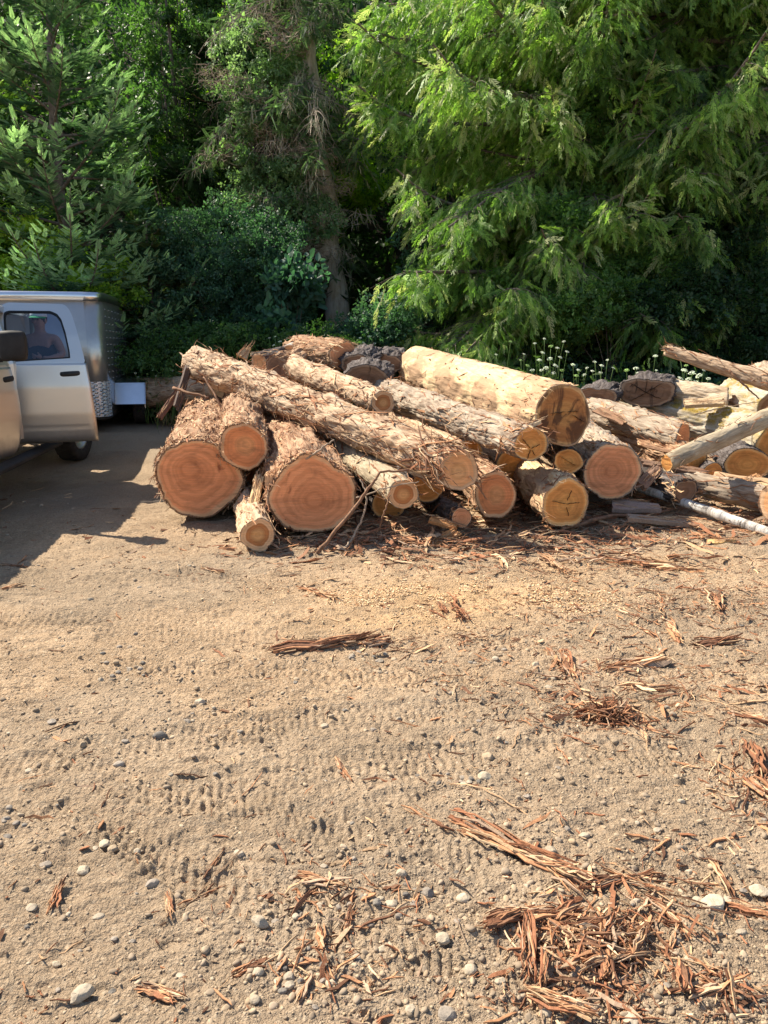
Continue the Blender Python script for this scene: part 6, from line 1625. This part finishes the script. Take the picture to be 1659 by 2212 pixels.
leafy('bright green broadleaf tree glowing behind the old conifer', [LB(480, 40, 22, 1.8, 1, 1.6), LB(720, 250, 21, 1.6, 1, 2.2), LB(760, 380, 20, 1.0, .8, 1.2), LB(430, 350, 21, 1.6, 1, 1.6), LB(620, 400, 20, 2, 1, 1.2)], 9000, 43, 0.11, [(0.08, 0.18, 0.02), (0.18, 0.34, 0.025), (0.32, 0.5, 0.04), (0.45, 0.6, 0.07)], base=(-2.2, 22.0))
leafy('ivy covered shrub mass on the bank left of the leaning trunk', [LB(420, 620, 15.2, 1.4, .8, .8), LB(560, 600, 15.2, 1.1, .8, .8), LB(500, 520, 15.8, 1.3, .8, .8), LB(600, 690, 14.8, .7, .6, .5), LB(370, 540, 15.6, .9, .7, .7)], 13000, 44, 0.075, GB[:3] + [(0.05, 0.10, 0.055)], 'shrub', 'shrub', trunk=False, group='shrubs along the bank')
leafy('large leaved maple sapling in shade at the foot of the old conifer', [LB(600, 640, 14.2, .5, .4, .4), LB(640, 610, 14.3, .4, .4, .3), LB(620, 700, 14.0, .5, .4, .25)], 420, 45, 0.20, [(0.03, 0.085, 0.06), (0.05, 0.12, 0.085), (0.06, 0.14, 0.1)], 'sapling', 'sapling', trunk=False, group='shrubs along the bank')
leafy('leafy shrub right of the leaning trunk, behind the pile crest', [LB(850, 690, 14.2, .6, .5, .5), LB(800, 720, 14, .6, .5, .3), LB(930, 560, 15.8, .7, .5, .6)], 3600, 46, 0.085, GB, 'shrub', 'shrub', trunk=False, group='shrubs along the bank')
leafy('low bramble along the back of the yard between trailer and pile', [LB(340, 770, 13.4, .7, .4, .3), LB(450, 740, 13.8, .9, .5, .4), LB(560, 745, 13.6, .8, .4, .3), LB(680, 755, 13.3, .7, .4, .3)], 5200, 47, 0.07, GD, 'shrub', 'shrub', trunk=False, group='shrubs along the bank')
# --- right
def profA(az, z):
    cx = math.cos(az)
    if cx < 0.1:
        if 1.0 < z < 2.4: return 0.96
        if 2.4 <= z < 4.9: return 0.55 + 0.45 * (z - 2.4) / 2.5
    return 1.0
cedar_tree('large drooping cedar, brightest tree, spreading over the middle right of the picture', 4.3, 17.2, 10.2, 5.2, 51, prof=profA, dens=1.5,
           extra=[(765, 300, 15.5, .8), (770, 150, 15.8, .8), (775, 380, 15.3, 1.0), (790, 60, 16, .8), (855, 590, 14.3, .7), (860, 660, 14.2, .6), (900, 480, 15.0, 1.2), (880, 720, 13.9, .8), (950, 640, 14.2, 1.0), (1000, 690, 13.7, .8), (1100, 700, 13.6, .8), (1050, 620, 13.9, .9), (1150, 650, 13.7, .8), (1200, 560, 13.8, .9), (1100, 520, 14.2, .9), (1260, 640, 13.5, .8), (1020, 440, 14.6, .9), (1180, 420, 14.3, .8), (1300, 480, 14.0, .8), (1340, 600, 13.6, .7), (870, 740, 13.2, .8), (940, 700, 13.3, .9), (1010, 640, 13.3, .9), (1090, 720, 13.0, .8), (1160, 700, 13.0, .8), (930, 560, 14.2, .9)])
cedar_tree('second drooping cedar right of the brightest one', 7.4, 17.0, 9.6, 4.0, 52, dens=1.35, extra=[(1400, 560, 14, .8), (1500, 500, 14, .9), (1560, 420, 14.5, .8), (1450, 640, 13.8, .8), (1380, 700, 13.4, .7), (1600, 560, 14.5, .8), (1520, 300, 14.5, .8), (1640, 220, 15, .8), (1600, 100, 15, .8), (1450, 420, 14.2, .9), (1530, 640, 13.8, .8), (1420, 200, 14.6, .9)], cols=[(0.04, 0.085, 0.025), (0.08, 0.16, 0.035), (0.14, 0.25, 0.05), (0.21, 0.33, 0.08), (0.27, 0.31, 0.14)])
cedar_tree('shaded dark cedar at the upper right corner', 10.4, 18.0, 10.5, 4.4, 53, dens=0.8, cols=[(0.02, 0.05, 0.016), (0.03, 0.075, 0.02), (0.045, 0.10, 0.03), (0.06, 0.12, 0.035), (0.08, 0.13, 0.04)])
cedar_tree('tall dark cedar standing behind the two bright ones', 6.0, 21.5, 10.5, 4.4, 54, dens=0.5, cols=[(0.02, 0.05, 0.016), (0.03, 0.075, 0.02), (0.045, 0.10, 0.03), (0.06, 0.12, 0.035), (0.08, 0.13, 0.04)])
leafy('dark leafy shrub mass at the right edge behind the mossy logs', [LB(1560, 560, 15, 1.2, .8, .9), LB(1620, 680, 14.2, 1.0, .6, .8), LB(1480, 660, 14, .9, .6, .7), LB(1640, 450, 15.5, 1, .8, .8)], 9500, 55, 0.085, [(0.015, 0.04, 0.016), (0.025, 0.065, 0.024), (0.04, 0.09, 0.035)], 'shrub', 'shrub', trunk=False, group='shrubs along the bank')
leafy('green shrub under the second cedar with small glossy leaves', [LB(1330, 640, 14.2, .8, .6, .6), LB(1250, 680, 13.8, .8, .5, .5), LB(1400, 600, 14.5, .7, .6, .5)], 5200, 56, 0.08, [(0.05, 0.11, 0.03), (0.09, 0.18, 0.045), (0.14, 0.26, 0.06)], 'shrub', 'shrub', trunk=False, group='shrubs along the bank')
leafy('broad leaved vine climbing between the cedars', [LB(1270, 330, 15.5, .5, .5, .9), LB(1190, 520, 14.6, .6, .5, .7), LB(1120, 620, 14.2, .4, .4, .5)], 1500, 57, 0.10, [(0.05, 0.11, 0.03), (0.09, 0.18, 0.04), (0.12, 0.22, 0.05)], 'vine', 'vine', trunk=False, group='shrubs along the bank')
# --- far wood on the hill: reads as one dark mass
r_ = np.random.default_rng(71)
mb = MB()
n = 42000
x = r_.uniform(-22, 22, n); y = r_.uniform(20, 34, n) ** 1.0; z = terrain(x, y) + r_.random(n) * (9.5 + 3 * np.sin(x * 1.3) + 2 * np.sin(y * 1.1 + x * .5))
cl = fbm(x * .8, z * .8 + y * .3, 5, 3) > 0.42; x, y, z = x[cl], y[cl], z[cl]; n = len(x)
cols = np.array(GD)[r_.integers(0, 4, n)] * r_.uniform(0.7, 1.2, (n, 1))
put(mb, BRO[0], np.stack([x, y, z], 1), norm(r_.normal(size=(n, 3)) * [1, 1, .7]), r_.uniform(0.16, 0.30, n), cols, roll=r_.uniform(-3, 3, n))
tag(mb.obj('far_wood', M['leaf']), 'dark mass of woods on the hill behind the trees', 'woods', kind='stuff')
mb = MB(); n = 26000
x = r_.uniform(-13, 13, n); y = 12.6 + 9 * r_.random(n) ** 1.2; keep = (y > np.where(x < -2.5, 13.9, np.where(x < 1, 12.9, 12.0)) + 0.4 * np.sin(x * 2)) ; x, y = x[keep], y[keep]; n = len(x)
cols = np.array(GD + GB)[r_.integers(0, 8, n)] * r_.uniform(0.7, 1.2, (n, 1))
put(mb, BRO[1], np.stack([x, y, terrain(x, y) + 0.05 + 0.45 * r_.random(n)], 1), norm(r_.normal(size=(n, 3)) * [1, 1, .4] + [0, -.4, .3]), r_.uniform(0.05, 0.13, n), cols, roll=r_.uniform(-3, 3, n))
tag(mb.obj('undergrowth', M['leaf']), 'leafy ground cover on the wooded bank', 'undergrowth', kind='stuff')
# weeds and dry grass along the foot of the bank
mb = MB(); n = 5200
x = r_.uniform(-3.9, 9, n); y = np.where(x < -1, 13.5, 11.6) + r_.normal(0, .45, n)
cc_ = np.array([(0.20, 0.17, 0.07), (0.12, 0.15, 0.04), (0.28, 0.22, 0.11), (0.07, 0.12, 0.03), (0.18, 0.09, 0.05)])[r_.integers(0, 5, n)] * r_.uniform(.7, 1.2, (n, 1))
hgt = r_.uniform(0.15, 0.6, n) * np.where(x < -1, .6, 1)
slivers(mb, np.stack([x, y, terrain(x, y) + hgt * 0.45], 1), norm(r_.normal(0, .25, (n, 3)) + [0, 0, 1.0]), hgt, r_.uniform(0.004, 0.011, n), np.full(n, 0.003), r_.uniform(0, 3, n), cc_, 9)
tag(mb.obj('dry_grass', M['splinter']), 'dry grass and weeds along the foot of the bank', 'grass', kind='stuff')
# wild carrots
def carrot(label, heads, seed, base_y):
    r_ = np.random.default_rng(seed)
    pts = [P(a, b, base_y + r_.uniform(-.15, .15)) for a, b, s in heads]
    bx = sum(p.x for p in pts) / len(pts); z0 = g0(bx, base_y)
    t = thing('wild_carrot', (bx, base_y, z0), label, 'wildflower', 'wild carrots flowering behind the logs')
    mb = MB(); hs = []
    for p in pts:
        b = np.array([bx + r_.normal(0, .06), base_y, z0]); e = np.array(p); m_ = np.array([bx * .5 + p.x * .5, base_y, (z0 + p.z) / 2 + .1])
        s = np.linspace(0, 1, 9)[:, None]; tube(mb, (1 - s) ** 2 * b + 2 * s * (1 - s) * m_ + s * s * e, np.linspace(.006, .003, 9), 5)
    n = 30; mb2 = MB(); mb.obj('stem', M['greenstem'], t, smooth=True)
    put(mb2, CED[1], np.stack([bx + r_.normal(0, .1, n), base_y + r_.normal(0, .06, n), z0 + r_.uniform(0.05, max(.2, pts[0].z - z0 - .1), n)], 1), norm(r_.normal(size=(n, 3)) + [0, 0, .4]), r_.uniform(.08, .2, n), np.array([(0.10, 0.17, 0.05)]) * r_.uniform(.7, 1.3, (n, 1)), roll=r_.uniform(-3, 3, n))
    mb2.obj('leaves', M['leaf'], t)
    for p, (a, b, s) in zip(pts, heads):
        R_ = s / 1620 * base_y * 0.62; n = 46; rr_ = np.sqrt(r_.random(n)); aa = r_.random(n) * 6.283
        tl = norm(np.array([r_.normal(0, .3), -0.55, 1.0])); X_ = norm(np.cross(tl, [1.0, .2, 0])); Y_ = np.cross(tl, X_)
        pos = np.array(p) + X_ * (rr_ * np.cos(aa) * R_)[:, None] + Y_ * (rr_ * np.sin(aa) * R_)[:, None] + tl * ((1 - rr_ ** 2) * R_ * .3)[:, None]
        mbh = MB(); v = IC0[0] * [1, 1, .6]
        A = np.tile(np.eye(3), (n, 1, 1)) * (R_ * .17)
        vv, ff = inst(v, [IC0[1]], A, pos); c = np.array([(0.78, 0.80, 0.70)]) * r_.uniform(.85, 1.05, (n, 1)) * (np.array([.55, .75, .3]) if r_.random() < .22 else 1)
        mbh.add(vv, ff, np.repeat(c, len(v), 0)); mbh.obj('flower_head', M['petal'], t)
M['greenstem'] = simple('green_stem', (0.12, 0.2, 0.05), 0.7)
CR = [('flower cluster of white umbels highest among those behind the thick peeled log', [(1155, 742, 6), (1176, 732, 6), (1190, 748, 8), (1204, 752, 7), (1218, 738, 6), (1172, 762, 8), (1165, 778, 9)], 11.9),
      ('dense flower cluster just right of the highest white umbels', [(1188, 775, 9), (1200, 790, 10), (1180, 795, 9), (1210, 772, 8), (1225, 760, 7), (1170, 800, 8), (1195, 806, 9), (1214, 800, 8)], 11.7),
      ('low white flowers right behind the crest of the thick peeled log', [(1140, 790, 8), (1125, 778, 6), (1150, 800, 8), (1132, 765, 5)], 11.8),
      ('lone white umbel pair over the peeled log', [(1103, 738, 6), (1072, 766, 5)], 12.3),
      ('white flowers between the thick peeled log and the split stump', [(1238, 788, 8), (1250, 800, 8), (1262, 810, 7), (1268, 795, 6), (1245, 812, 9)], 11.6),
      ('white flowers above the wavy split stump', [(1285, 782, 7), (1300, 790, 8), (1312, 778, 6), (1297, 805, 7), (1280, 802, 7), (1325, 795, 6)], 11.5),
      ('tall single white umbel standing above the rotted stump', [(1416, 769, 8), (1418, 800, 5)], 11.2),
      ('white umbels left of the tall single one, behind the rotted stump', [(1354, 800, 9), (1374, 796, 9), (1378, 806, 7)], 11.2),
      ('broad white umbel just right of the rotted stump top', [(1426, 810, 9), (1452, 812, 7)], 11.2),
      ('large frothy flower clump right of the rotted stump', [(1478, 800, 11), (1495, 806, 12), (1510, 812, 11), (1488, 820, 12), (1470, 818, 11), (1505, 826, 12), (1520, 830, 10), (1480, 832, 11), (1460, 828, 10), (1500, 838, 11)], 11.1),
      ('white umbels under the jutting pole', [(1482, 790, 7), (1470, 778, 5), (1520, 800, 7), (1530, 818, 8)], 11.3),
      ('small white flowers standing over the crest in the middle, left of the fibrous piece', [(591, 746, 5), (582, 730, 4), (595, 727, 4), (605, 738, 6)], 12.6),
      ('pair of white umbels over the black bark chunks', [(778, 730, 5), (797, 727, 6), (785, 740, 5), (810, 742, 4)], 12.8),
      ('sparse white flowers right beside the rear of the trailer', [(292, 806, 5), (305, 795, 4), (298, 815, 5), (318, 808, 4)], 13.2),
      ('scattered white flowers left of the diagonal log tail', [(330, 800, 5), (345, 805, 4), (352, 797, 5), (338, 812, 5)], 13.1),
      ('white flowers right next to the tail of the long diagonal log', [(372, 800, 6), (380, 788, 5), (388, 806, 5), (366, 812, 6)], 13.0)]
for k, (lab, heads, by) in enumerate(CR): carrot(lab, heads, 400 + k, by)
